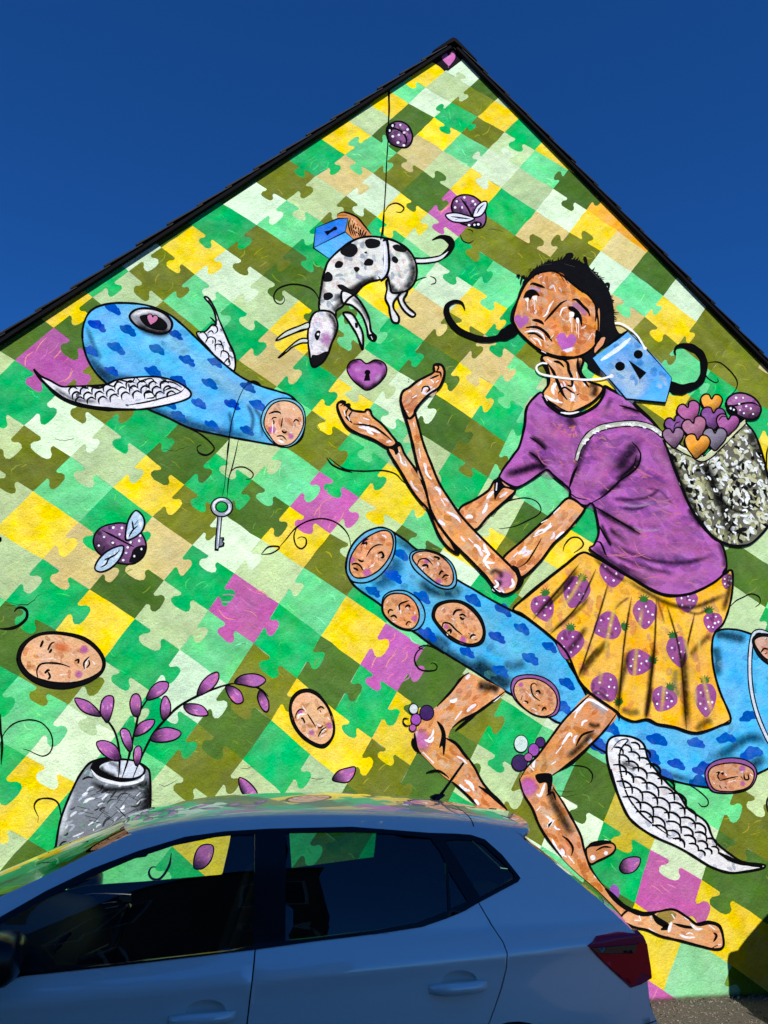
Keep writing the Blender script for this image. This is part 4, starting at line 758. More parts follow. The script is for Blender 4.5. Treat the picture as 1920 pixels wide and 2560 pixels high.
HWW = [(270, 75), (360, 110), (450, 130), (600, 165), (750, 150), (850, 120), (930, 80), (1000, 36)]
def tabv(t, y):
    for (a0, u0), (a1, u1) in zip(t, t[1:]):
        if y <= a1: return u0 + (u1 - u0) * (y - a0) / (a1 - a0)
    return t[-1][1]
y = 285; row = 0
while y < 985:
    cx_, hw = tabv(AXW, y), tabv(HWW, y); k = 3 if hw > 60 else 2
    for j in range(k):
        t = (j + .5 + (.25 if row % 2 else -.15)) / k * 2 - 1
        px, py = cx_ + t * hw, y - t * hw * .28
        a = (1280 + px / S1, 1760 + py / S1)
        if not inside(a, q): continue
        s_ = hw / k / S1 * 1.02
        f.soft([(a[0] - s_ * .8, a[1] - s_ * .1), (a[0] + s_ * .5, a[1] + s_ * .3)], s_ * .9, (120, 130, 146), .6)
        f.line([(a[0] - s_ * 1.05, a[1] - s_ * .75), (a[0] + s_ * .1, a[1] - s_ * .75), (a[0] + s_ * .95, a[1] - s_ * .1), (a[0] + s_ * 1.05, a[1] + s_ * .9)], 5.4, taper=(.6, .6))
        f.line([(a[0] - s_ * .6, a[1] + s_ * .05), (a[0] + s_ * .3, a[1] + s_ * .35)], 3.4, (252, 250, 246))
    y += 58 - row * 1.6; row += 1
f.line(wing, 5.5, closed=True); f.line('H 1330,960 1450,1020 1620,1048', 11, taper=(.4, .8)); f.line('H 640,420 690,600 760,740 900,850', 5); f.build()

# ------------------------------------------------------------------ legs of the girl
f = Fig('painted_far_leg', None, 'bent far leg of the painted girl with pink knee')
fl1 = 'G 548,8 640,48 780,125 705,190 600,262 500,312 432,372 405,432 350,400 290,400 215,385 250,310 330,230 430,130 500,40'
fl2 = 'G 195,400 230,370 330,370 420,430 500,500 580,612 640,722 720,812 795,892 620,884 560,822 480,742 380,672 280,572 212,492'
p2 = f.fill(fl2, (224, 152, 92)); skin(f, p2, 81, .85, 46, 14); p1 = f.fill(fl1, (228, 158, 98)); skin(f, p1, 82, -.75, 46, 14)
f.blob(960 + 245 / S1, 1680 + 440 / S1, 26, 34, -.3, (206, 116, 176), .9, .4); f.soft('G 600,90 680,95 750,115', 40, (30, 22, 16), .9); f.fill('G 340,320 380,350 400,420 390,530 380,530 375,480 355,490 370,400', BLACK); f.line('G 400,430 470,470 540,570', 8); f.line('G 280,440 310,410 320,370', 5, (244, 240, 244)); f.line('G 260,440 300,450 320,420', 7, (244, 240, 244)); f.soft('G 300,300 250,370', 16, (240, 236, 242), .8); f.line('G 520,700 560,730 580,770', 9, (244, 240, 244)); f.line('G 250,520 320,590', 9, (240, 236, 242))
inset_lines(f, ('G 550,5 500,40 430,130 340,225', 'G 780,128 700,190 600,262 500,312 440,360', 'G 195,395 210,490 240,530', 'G 270,655 300,645 350,640 400,670 420,690', 'G 440,710 540,800 600,865', 'G 500,500 580,612 640,722 720,812 795,892'), 6.5); f.line('G 610,740 700,800 795,892', 10); f.line('G 185,430 190,470 220,520', 10); f.line('G 600,265 520,330 460,380', 8)
f.build()
f = Fig('painted_near_leg', None, 'bent near leg and long bare foot of the painted girl')
nl3 = 'H 700,1390 760,1330 850,1352 935,1345 1040,1330 1130,1380 1200,1430 1280,1418 1340,1442 1362,1505 1362,1572 1310,1587 1200,1562 1080,1530 960,1502 870,1462 780,1442'
nl2 = 'G 878,690 960,670 1050,680 1092,745 1160,852 1222,962 1272,1062 1292,1145 1332,1262 1392,1352 1442,1412 1522,1502 1602,1552 1700,1572 1720,1620 1640,1660 1560,1600 1490,1522 1370,1402 1250,1302 1140,1192 1060,1082 1000,982 960,882 900,782'
nl1 = 'G 1340,140 1505,268 1420,385 1300,505 1180,605 1090,665 1040,690 980,700 880,692 920,622 1000,532 1080,422 1180,292'
heel = 'H 478,935 560,912 640,900 667,932 640,972 560,1012 500,1032'
p0 = f.fill(heel, (206, 140, 86)); f.dots('H 520,995 605,965', 6); f.line(heel, 5, closed=True); f.line('H 540,950 590,925 640,930', 5); f.line('H 480,935 530,900 640,890', 9)
p2 = f.fill(nl2, (224, 154, 96)); skin(f, p2, 84, 1.0, 70, 18); p3 = f.fill(nl3, (226, 166, 116)); skin(f, p3, 85, .25, 30, 10, 18, 7); p1 = f.fill(nl1, (224, 152, 90)); skin(f, p1, 86, -.85, 60, 14)
f.blob(960 + 935 / S1, 1680 + 745 / S1, 28, 30, 0, (196, 104, 172), .95, .5); f.fill('G 980,665 1080,660 1085,740 1060,800 1050,720 1000,720', BLACK); f.soft('G 1060,720 1100,850 1160,960 1220,1060', 34, (24, 18, 14), .8); f.soft('G 1180,560 1280,470 1360,380', 26, (20, 16, 12), .8); f.soft('G 1330,190 1400,230 1440,270', 30, (180, 172, 176), .8); f.soft('G 1320,330 1360,350 1400,340', 20, BLACK, .7)
f.fill('H 930,1375 960,1345 1020,1340 1060,1360 1040,1400 980,1420', (150, 128, 60)); f.line('H 900,1350 940,1400 1000,1440 960,1460', 14); f.line('H 1040,1420 1110,1440 1190,1450', 7); f.line('H 760,1340 850,1360 930,1350', 12)
for s in ('G 985,790 1010,800 1040,720', 'G 1040,930 1080,960 1060,1000 1100,960', 'G 985,900 1010,870', 'G 1085,1080 1120,1150 1180,1200', 'G 1190,1190 1230,1240', 'G 1230,300 1260,240 1330,180 1450,250', 'G 1150,470 1200,400 1215,420', 'G 1110,530 1150,480', 'G 1080,600 1110,580', 'G 930,600 970,640', 'H 790,1400 830,1400', 'H 820,1370 830,1400', 'H 880,1450 940,1490', 'H 1010,1480 1020,1440 1030,1410', 'H 1080,1490 1120,1510 1180,1510', 'H 1030,1360 1050,1390', 'H 1110,1380 1140,1400', 'H 1150,1420 1190,1455 1230,1455', 'H 1270,1430 1310,1460', 'H 1330,1560 1350,1555'): f.line(s, 7, (246, 243, 246))
inset_lines(f, ('G 1340,140 1180,292 1080,422 1000,532 920,622 875,700', 'G 1505,268 1420,385 1300,505 1180,605 1090,665', 'G 1340,138 1430,190 1505,265', 'G 875,690 900,785 960,885 1000,985 1060,1085 1150,1200', 'G 1090,745 1160,852 1222,962 1272,1062 1292,1145 1332,1262 1392,1352 1442,1412', 'G 1150,1060 1190,1090 1220,1140 1210,1190', 'G 1240,480 1280,410 1360,380', 'G 1050,800 1090,780 1110,830', 'H 1300,1480 1320,1500 1300,1540', 'H 1290,1580 1330,1560'), 6)
f.line('G 1130,640 1220,580 1340,470', 9); f.line('G 1430,1400 1540,1510 1640,1560', 13); f.line(nl3, 6, closed=True); f.line('H 1190,1420 1280,1415 1340,1440 1362,1510', 9); f.build()
f = Fig('painted_berries', None, 'bunch of purple and white berries at the far knee')
for x, y, a, b, c_ in ((275, 265, 42, 46, (66, 40, 96)), (190, 240, 26, 30, (206, 214, 214)), (205, 308, 30, 34, (162, 84, 176)), (184, 362, 20, 20, (176, 92, 160))): f.ell(960 + x / S1, 1680 + y / S1, (a + 7) / S1, (b + 7) / S1, 0, BLACK); f.ell(960 + x / S1, 1680 + y / S1, a / S1, b / S1, 0, c_)
f.line('G 160,305 130,300 122,325 140,348 165,345', 4); f.build()
f = Fig('painted_berries', None, 'bunch of purple and white berries at the near knee')
for x, y, a, b, c_ in ((875, 588, 48, 50, (60, 40, 90)), (885, 465, 42, 52, (206, 226, 216)), (1010, 455, 28, 30, (74, 44, 100)), (967, 505, 32, 38, (162, 84, 176)), (932, 552, 24, 24, (176, 92, 160))): f.ell(960 + x / S1, 1680 + y / S1, (a + 6) / S1, (b + 6) / S1, 0, BLACK); f.ell(960 + x / S1, 1680 + y / S1, a / S1, b / S1, 0, c_)
f.build()
f = Fig('painted_plum', .0031, 'small mauve oval behind the girl ankle'); f.ell(1280 + 665 / S1, 1760 + 1215 / S1, 12, 18, -.2, (150, 80, 176)); f.build()

# ------------------------------------------------------------------ skirt
f = Fig('painted_skirt', None, 'orange pleated skirt printed with purple strawberries')
sk = 'K 5,315 100,232 200,150 320,50 440,-42 520,-25 700,80 900,190 1000,230 1150,222 1300,150 1395,72 1425,95 1415,250 1370,400 1310,470 1290,560 1300,700 1340,850 1412,1030 1350,1070 1190,1122 1050,1082 940,1062 870,1032 780,1047 700,1012 670,980 500,862 430,782 350,600 240,490 130,402 60,350'
q = f.fill(sk, (247, 186, 58)); f.dabs(q, 110, [(250, 196, 60), (240, 160, 50), (244, 170, 96), (252, 206, 70), (226, 176, 110)], 34, 14, 1.3, .4, alpha=.6, seed=91)
leaf = (54, 112, 52)
for x, y, a, b, r, gx, gy in ((200,315,75,95,-.4,215,215),(410,210,88,108,.3,450,120),(650,85,88,95,.0,0,0),(612,432,92,92,1.2,720,430),(370,545,90,100,.2,375,440),(858,350,78,100,.0,850,255),(1128,270,72,72,.0,0,0),(1295,405,62,68,.1,1270,330),(1072,595,72,105,-.2,1040,490),(812,668,88,90,.5,905,650),(602,828,90,98,-.5,690,920),(978,905,84,84,.5,1020,825),(1248,905,72,112,-.05,1245,780),(1390,140,38,50,.2,0,0)):
    c0 = (1280 + x / S1, 1400 + y / S1); ca, sa = cos(r), sin(r); A_, B_ = a / S1, b / S1
    pp = [(c0[0] + u * A_ * ca - v * B_ * sa, c0[1] + u * A_ * sa + v * B_ * ca) for u, v in ((0, -.92), (.6, -.85), (1, -.35), (.85, .25), (.45, .75), (0, 1), (-.45, .75), (-.85, .25), (-1, -.35), (-.6, -.85))]
    pq = f.fill(pp, (154, 80, 142)); f.dabs(pq, 8, [(172, 92, 156), (130, 66, 124), (184, 100, 150)], 20, 8, 1.2, .4, alpha=.7, seed=int(x))
    if gx:
        g0 = (1280 + gx / S1, 1400 + gy / S1)
        for k in range(5): t = -2.7 + k * .55 + r; f.line([g0, (g0[0] + 15 * cos(t), g0[1] + 13 * sin(t))], 6, leaf, taper=(1, .3))
        f.ell(g0[0], g0[1] + 2, 11, 6, r, leaf)
    rr = random.Random(int(x))
    f.dots([(c0[0] + A_ * .62 * cos(k * 1.26 + rr.uniform(-.3, .3)) * (.4 if k == 0 else 1), c0[1] + B_ * .55 * sin(k * 1.26 + rr.uniform(-.3, .3))) for k in range(6)], 2.6)
for s, w_, al in (('K 130,380 250,250 370,130 420,60', 26, .8), ('K 240,470 360,380 450,300 500,230', 22, .75), ('K 430,770 500,660 580,570 620,520', 34, .9), ('K 350,600 420,520 480,430', 30, .8), ('K 680,990 690,850 720,720 760,560', 30, .85), ('K 860,1030 880,880 900,700 920,520', 28, .9), ('K 1130,1100 1120,900 1110,700 1100,600', 40, .95), ('K 1190,1110 1230,1060 1300,1040', 40, .7), ('K 1290,480 1240,520 1180,580 1130,640', 30, .65), ('K 1100,320 1200,350 1290,300', 16, .6), ('K 720,120 850,200 1000,280 1150,310 1300,260 1410,210', 24, .85), ('K 520,-20 640,90 740,140', 20, .7), ('K 500,880 560,860 640,930', 20, .6), ('K 650,330 700,280 760,240', 14, .6), ('K 930,240 960,330 985,420', 12, .5), ('K 900,820 880,940 860,1030', 20, .9), ('K 1400,80 1400,200 1360,340', 26, .9), ('K 560,560 480,660 430,740', 16, .8)): f.soft(s, w_ * .8, (34, 24, 12), al * .85)
f.soft('K 1060,700 1050,800 1080,900', 26, (120, 124, 90), .6); f.soft('K 700,960 760,990 830,980', 26, (60, 70, 50), .6); f.soft('K 200,330 330,200 400,110', 12, BLACK, .7)
for s in ('K 430,30 300,190 130,390', 'K 540,60 420,300 240,485', 'K 620,150 540,420 425,770', 'K 770,240 720,560 685,1000', 'K 930,250 915,600 862,1030', 'K 1000,300 1085,620 1125,1100', 'K 1180,340 1120,600 1100,700'): f.soft(s, 9, (60, 36, 10), .75); f.line(s, 2.2, (40, 26, 12), alpha=.8)
for s in ('K 480,60 360,260 200,440', 'K 680,230 620,480 560,820', 'K 840,300 800,600 770,980', 'K 960,350 985,700 960,1020', 'K 1200,420 1220,700 1300,1030', 'K 1090,420 1170,760 1180,1000'): f.soft(s, 16, (255, 214, 96), .55)
f.line(sk, 5.5, closed=True); f.line('K 5,310 100,225 250,105 440,-42', 8); f.line('K 430,775 500,862 670,985 690,1040', 7); f.line('K 700,1012 790,1047 870,1035 940,1065 1050,1085 1190,1122 1350,1070 1412,1030', 7); f.build()
# ------------------------------------------------------------------ the girl: far arm, hair, neck, shirt, bag, near arm, head, mask
def limb(f, s, seed, ang, n, white, base=(234, 164, 102), lw=6.5):
    q = f.fill(s, base); skin(f, q, seed, ang, n, white); f.line(s, lw, closed=True); return q
f = Fig('painted_far_arm', None, 'far arm of the painted girl reaching up with a cupped hand')
limb(f, 'Q 1195,520 1312,580 1262,645 1150,745 1050,845 955,765 960,700 1050,650 1140,590', 101, -.7, 34, 12)
f.fill('Q 1185,520 1225,500 1320,560 1310,590 1240,575 1200,620 1180,650 1175,580', BLACK); f.line('Q 1195,540 1190,590', 8, (230, 228, 236)); f.fill('Q 1230,530 1300,565 1250,560', (222, 160, 120))
f.line('Q 1160,750 1190,710 1250,660 1300,630', 6)
limb(f, 'Q 490,312 560,282 602,362 682,472 722,562 745,625 800,742 855,852 935,965 942,998 880,960 820,880 770,762 740,702 700,662 640,582 570,462 520,382', 102, .95, 40, 10)
f.fill('Q 485,310 530,260 580,300 555,310 560,340 540,360 525,330', BLACK); f.line('Q 890,860 900,920 940,995', 8)
limb(f, 'Q 162,40 190,20 232,48 262,72 335,82 350,68 375,72 392,112 452,162 512,232 545,285 490,312 400,262 300,222 230,182 185,112', 103, .6, 30, 10)
inset_lines(f, ('Q 165,20 190,12 215,20 180,45', 'Q 200,45 235,30 250,45', 'Q 235,55 215,100 235,140', 'Q 262,72 235,120 260,155', 'Q 265,160 330,165 400,180 460,220 520,270', 'Q 345,75 365,65 380,90', 'Q 185,110 230,182 300,222 400,262 490,312'), 5)
for s in ('Q 205,70 215,110', 'Q 230,110 245,140', 'Q 330,120 370,135', 'Q 300,180 380,195 440,220', 'Q 355,85 365,100', 'Q 560,350 575,390', 'Q 600,400 610,430', 'Q 840,845 880,870'): f.line(s, 7, (246, 242, 246))
f.build()
f = Fig('painted_braid', None, 'black braid of the girl curling out to the left of her face')
bl = pts('E 520,560 460,590 380,635 300,650 220,635 120,590 65,530 40,470 50,425 95,402 140,412 160,455')
f.line(bl, 15, taper=(1, .14), rough=.12); f.line(pts('E 560,520 490,570 430,610 360,645'), 30, taper=(1, .3)); f.build()
f = Fig('painted_braid', None, 'black braid curling out to the right behind the blue mask')
f.line(pts('J 960,150 1030,165 1100,185 1170,175 1222,130 1240,50 1228,-20 1185,-65 1120,-90 1070,-85 1050,-60 1058,-25'), 17, taper=(1, .12)); f.line(pts('J 985,160 1060,180 1130,185 1200,155'), 22, taper=(.9, .4)); f.line(pts('E 1480,960 1540,975 1600,980'), 24); f.build()
f = Fig('painted_hair', None, 'short black hair of the painted girl')
f.fill('E 455,480 490,400 515,325 560,250 620,190 700,150 800,126 812,95 850,88 862,110 838,126 900,140 940,165 925,118 945,118 960,175 1015,232 1062,282 1102,362 1122,452 1127,542 1160,610 1215,590 1130,660 1060,700 1000,735 1060,800 1115,892 1060,890 1005,868 955,830 930,780 700,700 480,560', (20, 20, 24))
for s in ('E 560,262 530,240 520,290', 'E 490,235 510,235 505,250', 'E 570,200 590,190', 'E 1060,290 1090,290 1085,330', 'E 1110,390 1125,400', 'E 520,270 545,235'): f.line(s, 5, (20, 20, 24))
rh = random.Random(4)
edge_ = pts('E 500,360 540,275 600,205 690,150 800,122 900,138 1000,215 1065,290 1105,370 1125,460 1130,540')
for i, (x, y) in enumerate(spline(edge_, False, 6)):
    if rh.random() < .45: continue
    a_ = atan2(y - 845, x - 1395) + rh.uniform(.1, 1.3); l_ = rh.uniform(3, 12)
    f.line([(x - 4 * cos(a_), y - 4 * sin(a_)), (x + l_ * cos(a_), y + l_ * sin(a_))], 5, (20, 20, 24), taper=(1, .2))
for s in ('E 660,170 720,160', 'E 970,200 1000,230 1030,262', 'E 1000,560 1030,620', 'E 800,160 870,180'): f.line(s, 1.2, (90, 90, 80))
f.build()
f = Fig('painted_neck', None, 'orange brushed neck of the painted girl with dark sinews')
q = limb(f, 'E 655,765 720,752 800,772 900,762 925,785 908,862 962,922 1052,962 1002,1042 902,1102 830,1122 750,1082 660,1012 702,932 692,852', 111, 1.2, 60, 16)
f.soft('E 960,940 1000,960 980,1030', 26, BLACK, .8); f.soft('E 900,780 900,850 930,910', 20, BLACK, .8)
for s, w_ in (('E 655,770 690,830 700,900 690,960', 9), ('E 690,800 730,860 760,930 790,1000 820,1040', 8), ('E 770,770 820,800 830,850 850,900 850,950 820,945', 8), ('E 890,770 890,830 920,900 960,960', 9), ('E 760,1000 800,960 850,990 870,1000', 5), ('E 660,740 730,760 800,775 890,760', 9), ('E 730,790 770,800 800,830', 6), ('E 880,1010 900,1000', 7)): f.line(s, w_)
for s in ('E 690,775 720,800', 'E 730,930 750,980', 'E 680,1010 720,1040 790,1060', 'E 745,1045 760,1050', 'E 830,1030 870,1050', 'E 880,860 885,900'): f.line(s, 6, (246, 242, 246))
f.build()
f = Fig('painted_shirt', None, 'purple short-sleeved shirt of the painted girl')
shirt = 'J 180,215 95,305 78,425 45,560 5,620 -40,680 -75,735 -80,772 15,828 95,797 190,732 228,715 275,765 365,838 372,882 400,922 470,952 505,932 530,962 552,1062 555,1132 525,1202 500,1228 600,1302 700,1372 800,1432 900,1492 1000,1527 1120,1522 1230,1482 1330,1422 1384,1342 1355,1202 1290,1152 1210,1062 1140,942 1080,802 1020,642 980,522 950,462 900,402 820,332 750,262 650,202 592,175 590,232 540,302 450,352 370,367 300,332 220,272'
q = f.fill(shirt, (178, 98, 174)); f.dabs(q, 240, [(176, 98, 172), (146, 80, 156), (188, 106, 170), (132, 78, 156), (168, 92, 176), (196, 112, 164)], 60, 16, .35, .35, alpha=.30, seed=121)
f.dabs(q, 46, [(232, 130, 140), (226, 150, 120), (214, 120, 190)], 16, 3.2, .3, .5, alpha=.6, seed=122)
f.dabs(pts('J 240,420 420,420 420,520 240,520'), 22, [(234, 130, 150), (226, 120, 190), (240, 150, 120)], 14, 6, .5, .7, alpha=.7, seed=123)
D_ = (26, 18, 34)
for s, w_, al in (('J 110,500 180,540 220,590', 20, .8), ('J 100,600 180,660 215,710', 26, .8), ('J -60,750 60,720 160,690 215,715', 30, .95), ('J 360,370 380,400 395,440', 40, .6), ('J 700,310 760,320 830,350', 18, .8), ('J 780,530 770,590 720,660 680,740', 56, .8), ('J 820,620 790,690 720,750 670,790', 30, .9), ('J 500,470 470,560 430,660 400,780', 26, .7), ('J 560,880 640,830 700,810', 24, .7), ('J 640,900 760,910 880,890 960,830', 14, .55), ('J 680,960 800,970 900,930', 12, .5), ('J 530,960 640,1030 760,1090 830,1130', 22, .85), ('J 570,1060 610,1150 640,1210', 14, .8), ('J 620,1090 690,1150 760,1215', 18, .75), ('J 600,1170 760,1250 950,1310 1150,1310 1310,1260', 20, .6), ('J 620,1240 760,1310 900,1360 1060,1390', 18, .55), ('J 680,1320 800,1380 900,1420', 14, .5), ('J 1140,960 1170,1010 1230,1090', 26, .85), ('J 520,1210 620,1300 760,1390 900,1470', 26, .7), ('J 980,520 1030,650 1090,810 1150,950', 34, .7), ('J 860,830 960,860 1050,960', 10, .35), ('J 900,560 960,600 990,660', 30, .5), ('J 610,180 560,260 480,330', 22, .6), ('J 640,240 610,320 590,370', 20, .5), ('J 1330,1180 1370,1280 1370,1350', 20, .6)): f.soft(s, w_, D_, al)
for s, w_ in (('J 620,980 800,1040 1000,1030 1100,980', 40), ('J 640,1150 850,1230 1080,1230 1250,1190', 44), ('J 760,1340 920,1410 1100,1420 1280,1370', 40), ('J 880,480 960,640 1030,820 1090,960', 50), ('J 560,560 600,650 560,760 480,840', 50), ('J 120,380 200,450 320,520 380,640', 60), ('J 700,420 800,470 900,540', 30), ('J 450,400 560,350 680,330', 40)): f.soft(s, w_, (214, 122, 190), .5)
f.dabs(q, 40, [(224, 126, 176), (232, 140, 160)], 60, 3, .35, .3, alpha=.5, seed=129)
for s in ('J 770,1080 860,1110 960,1100', 'J 700,930 800,950 920,930', 'J 640,1120 720,1180'): f.soft(s, 10, (206, 170, 210), .5)
f.line(shirt, 5.5, closed=True)
for s, w_ in (('J 190,240 230,300 300,345 370,368 450,352 540,300 590,230 600,180', 9), ('J 180,215 95,305 78,425 45,560 5,620 -75,735', 7), ('J 365,835 395,740 420,690', 7), ('J 372,880 400,918 470,948 505,930', 6), ('J 365,860 410,895 480,910', 3), ('J 505,932 580,890 650,830 700,780 760,740 810,690 828,620 805,570 770,535', 5.5), ('J 700,760 780,690 800,620', 4), ('J 515,945 640,1020 760,1090 825,1132', 5), ('J 555,1070 600,1150 635,1210', 5), ('J 110,505 170,545 215,590', 4), ('J 690,300 760,318 820,340', 5), ('J 105,600 160,640 205,700', 5), ('J 540,1180 570,1190 600,1260 612,1280', 5), ('J 500,1228 600,1302 700,1372 800,1432 900,1492 1000,1527 1120,1522 1230,1482 1330,1422', 7), ('J 1384,1342 1360,1390 1400,1375', 6), ('J 590,180 750,260 900,395 960,460', 7), ('J 225,715 280,765 365,835', 6)): f.line(s, w_)
f.line('J 205,235 225,270', 5, (245, 242, 246)); f.line('J 310,345 370,352 430,340', 5, (245, 242, 246)); f.dots('J 290,270', 4); f.build()
f = Fig('painted_bag', None, 'woven grey bag on the girl back filled with hearts')
bag = 'J 975,500 1020,625 1080,785 1150,955 1220,1055 1300,1150 1400,1200 1500,1205 1570,1170 1665,1060 1690,950 1660,800 1625,650 1570,490 1515,420 1482,395 1240,645 1120,595'
q = f.fill(bag, (104, 102, 88)); f.dabs(q, 420, [(190, 190, 140), (232, 236, 240), (24, 24, 24), (150, 150, 110), (206, 210, 190), (20, 20, 20), (170, 172, 130), (222, 224, 206), (196, 196, 150)], 18, 8, 1.1, .7, seed=131)
f.soft('J 1200,650 1260,720 1320,870 1380,1020 1420,1190', 40, BLACK, .95); f.soft('J 1020,600 1080,780 1160,950 1260,1100', 30, BLACK, .7); f.soft('J 1520,440 1600,620 1650,800', 40, BLACK, .7); f.soft('J 1320,880 1400,960 1480,990 1560,960', 16, BLACK, .9); f.soft('J 1380,700 1450,690 1500,640', 10, BLACK, .8)
f.dabs(q, 110, [(240, 244, 248), (214, 218, 206)], 12, 4, 1.0, .7, seed=133)
f.line(bag, 6, closed=True)
rim = 'J 975,505 1060,560 1150,610 1235,645 1330,570 1420,480 1500,405'
f.line(rim, 18, taper=(.8, .8)); f.line(rim, 11, (206, 208, 164), taper=(.8, .8)); f.line('J 980,500 1100,575 1230,628', 4, (244, 244, 240)); f.line('J 1250,620 1340,545 1440,450', 3, (236, 238, 220))
strap = 'J 412,655 440,565 500,485 570,445 680,422 800,418 900,442 975,495'
f.line(strap, 17, taper=(.6, .9)); f.line(strap, 11, (186, 188, 170), taper=(.5, .9)); f.dabs(pts('J 405,650 430,560 490,475 570,432 700,408 830,412 930,440 975,490 960,505 900,460 800,432 680,436 580,458 510,500 455,570 425,660'), 50, [(246, 248, 250), (216, 220, 206)], 8, 3.5, -.4, .7, seed=135); f.build()
f = Fig('painted_hearts', None, 'heap of purple and orange hearts in the woven bag')
for x, y, r0, c_, a in ((1285, 290, 27, (246, 170, 62), .05), (1055, 430, 26, (130, 78, 140), -.3), (1145, 345, 29, (178, 98, 150), -.35), (1295, 385, 31, (136, 80, 146), .1), (1390, 425, 29, (176, 94, 158), .1), (1180, 450, 31, (176, 112, 140), -.3), (1040, 508, 27, (150, 112, 140), -.1), (1308, 515, 30, (140, 130, 146), .0), (1192, 562, 32, (246, 166, 60), .1)):
    h_ = heart(f, 1280 + x / S1, 900 + y / S1, r0, a, c_); f.dabs(h_, 6, [tuple(min(255, v + 26) for v in c_)], 12, 8, .4, .6, alpha=.7, seed=x); grad(f, h_, (30, 28, 34), 1.0, .6); heart_o = [p for p in h_]; f.line(h_, 4, closed=True, smooth=False)
f.line('J 1040,450 1055,415 1085,405', 3); f.line('J 1330,400 1355,370 1385,375', 3); f.build()
beetle_b = Fig('painted_beetle', None, 'mauve spotted beetle sitting on the bag of hearts'); f = beetle_b
ol = 'J 1382,290 1395,250 1440,222 1500,222 1560,250 1600,300 1605,340 1580,380 1530,390 1470,370 1420,335'
q = f.fill(ol, (158, 98, 150)); f.dabs(q, 20, [(184, 122, 170), (130, 80, 134), (196, 140, 176)], 16, 8, .4, .6, alpha=.7, seed=140); grad(f, q, BLACK, 1.3, .8); f.line('J 1385,300 1440,300 1500,285 1560,285 1600,310', 5); f.fill('J 1382,310 1410,295 1445,315 1455,350 1430,365 1400,345', BLACK); f.line(ol, 5, closed=True); f.dots('J 1410,318 1430,328 1445,250 1490,250 1465,290 1510,305 1470,330 1495,350 1540,320 1555,355', 2.6); f.build()
f = Fig('painted_near_arm', None, 'near arm of the painted girl with long forearm and raised hand')
limb(f, 'Q 1655,640 1560,730 1450,830 1350,922 1232,1032 1288,1092 1335,1155 1400,1122 1480,1042 1560,935 1650,852 1756,722 1745,690', 151, -.75, 60, 26)
f.line('Q 1330,1090 1390,1050 1460,940 1480,900', 4); f.soft('Q 1270,1060 1330,1110', 26, BLACK, .6)
limb(f, 'Q 1165,1200 1235,1262 1312,1232 1335,1150 1292,1092 1242,1042 1150,952 1050,852 960,752 890,652 820,542 770,422 720,292 690,182 660,72 640,20 585,0 580,50 620,172 650,292 680,422 722,542 742,622 772,732 832,832 902,922 962,982 1042,1062 1120,1142', 152, 1.0, 110, 34)
f.blob(780 + 1240 / S1, 1000 + 1170 / S1, 30, 30, 0, (196, 120, 170), .9, .5); f.soft('Q 1150,1140 1180,1110 1220,1130 1210,1160', 20, (40, 24, 20), .8); f.blob(780 + 1210 / S1, 1000 + 1190 / S1, 10, 12, 0, BLACK, .8)
for s in ('Q 1180,1170 1200,1200 1170,1230 1220,1245', 'Q 1290,1160 1300,1200 1275,1220', 'Q 1100,980 1140,1000 1110,1050 1180,1060', 'Q 1010,900 1040,930', 'Q 870,730 930,760 960,800', 'Q 830,640 860,690', 'Q 690,320 700,380', 'Q 790,570 820,600', 'Q 1480,800 1520,780', 'Q 1430,890 1500,860', 'Q 1300,1020 1330,990', 'Q 1560,740 1600,700', 'Q 610,40 615,80', 'Q 655,150 660,180'): f.line(s, 7, (246, 242, 246))
f.line('Q 1150,1170 1175,1230 1240,1265 1310,1240', 6); f.fill('Q 1290,1080 1330,1090 1350,1140 1370,1170 1340,1220 1310,1230 1325,1160', BLACK); f.line('Q 1165,1205 1120,1145 1042,1062 962,982 902,922', 7); f.line('Q 720,290 770,420 820,540 890,650', 6)
hand = 'D 935,1290 945,1345 985,1420 1020,1400 1030,1368 1062,1322 1122,1262 1182,1222 1212,1162 1217,1110 1195,1075 1150,1078 1150,1120 1100,1150 1040,1182 990,1222 950,1245'
limb(f, hand, 153, -.6, 30, 8)
inset_lines(f, ('D 1145,1080 1160,1075 1180,1090 1165,1120', 'D 1175,1070 1205,1085 1215,1120', 'D 1150,1120 1190,1125 1195,1160', 'D 1125,1165 1160,1150 1185,1140', 'D 1070,1250 1080,1220 1110,1215 1120,1235 1100,1255', 'D 935,1290 945,1345 980,1440', 'D 985,1225 950,1250 935,1290', 'D 985,1165 990,1175'), 5)
for s in ('D 985,1250 1000,1240', 'D 1160,1190 1180,1175', 'D 1010,1290 1040,1270', 'D 1130,1170 1150,1190', 'D 970,1370 985,1385'): f.line(s, 7, (246, 242, 246))
f.build()
f = Fig('painted_girl_face', None, 'broad sad orange face of the girl with tear-streaked eyes')
fc = 'E 470,520 482,460 500,400 530,330 570,270 630,225 720,210 790,240 850,290 900,330 960,370 1000,430 1018,520 1018,600 1002,680 950,732 880,762 790,772 700,746 620,702 560,652 510,602 485,562'
q = f.fill(fc, (230, 150, 82)); f.dabs(q, 190, [(220, 130, 58), (238, 184, 136), (228, 152, 84), (242, 204, 168), (212, 118, 48), (234, 170, 112)], 28, 10, .9, .6, alpha=.5, seed=161); f.dabs(q, 14, [(240, 228, 224), (236, 206, 190)], 13, 4.5, -.6, .6, alpha=.85, seed=162)
ear = f.fill('E 1000,738 1000,700 1035,645 1065,640 1052,690', (224, 160, 116)); f.line('E 1000,740 1052,690 1068,640', 4); f.fill('E 1005,560 1022,450 1030,500 1022,620', (222, 150, 90))
f.line(fc, 4.5, closed=True)
WM = lambda s: 'W ' + s
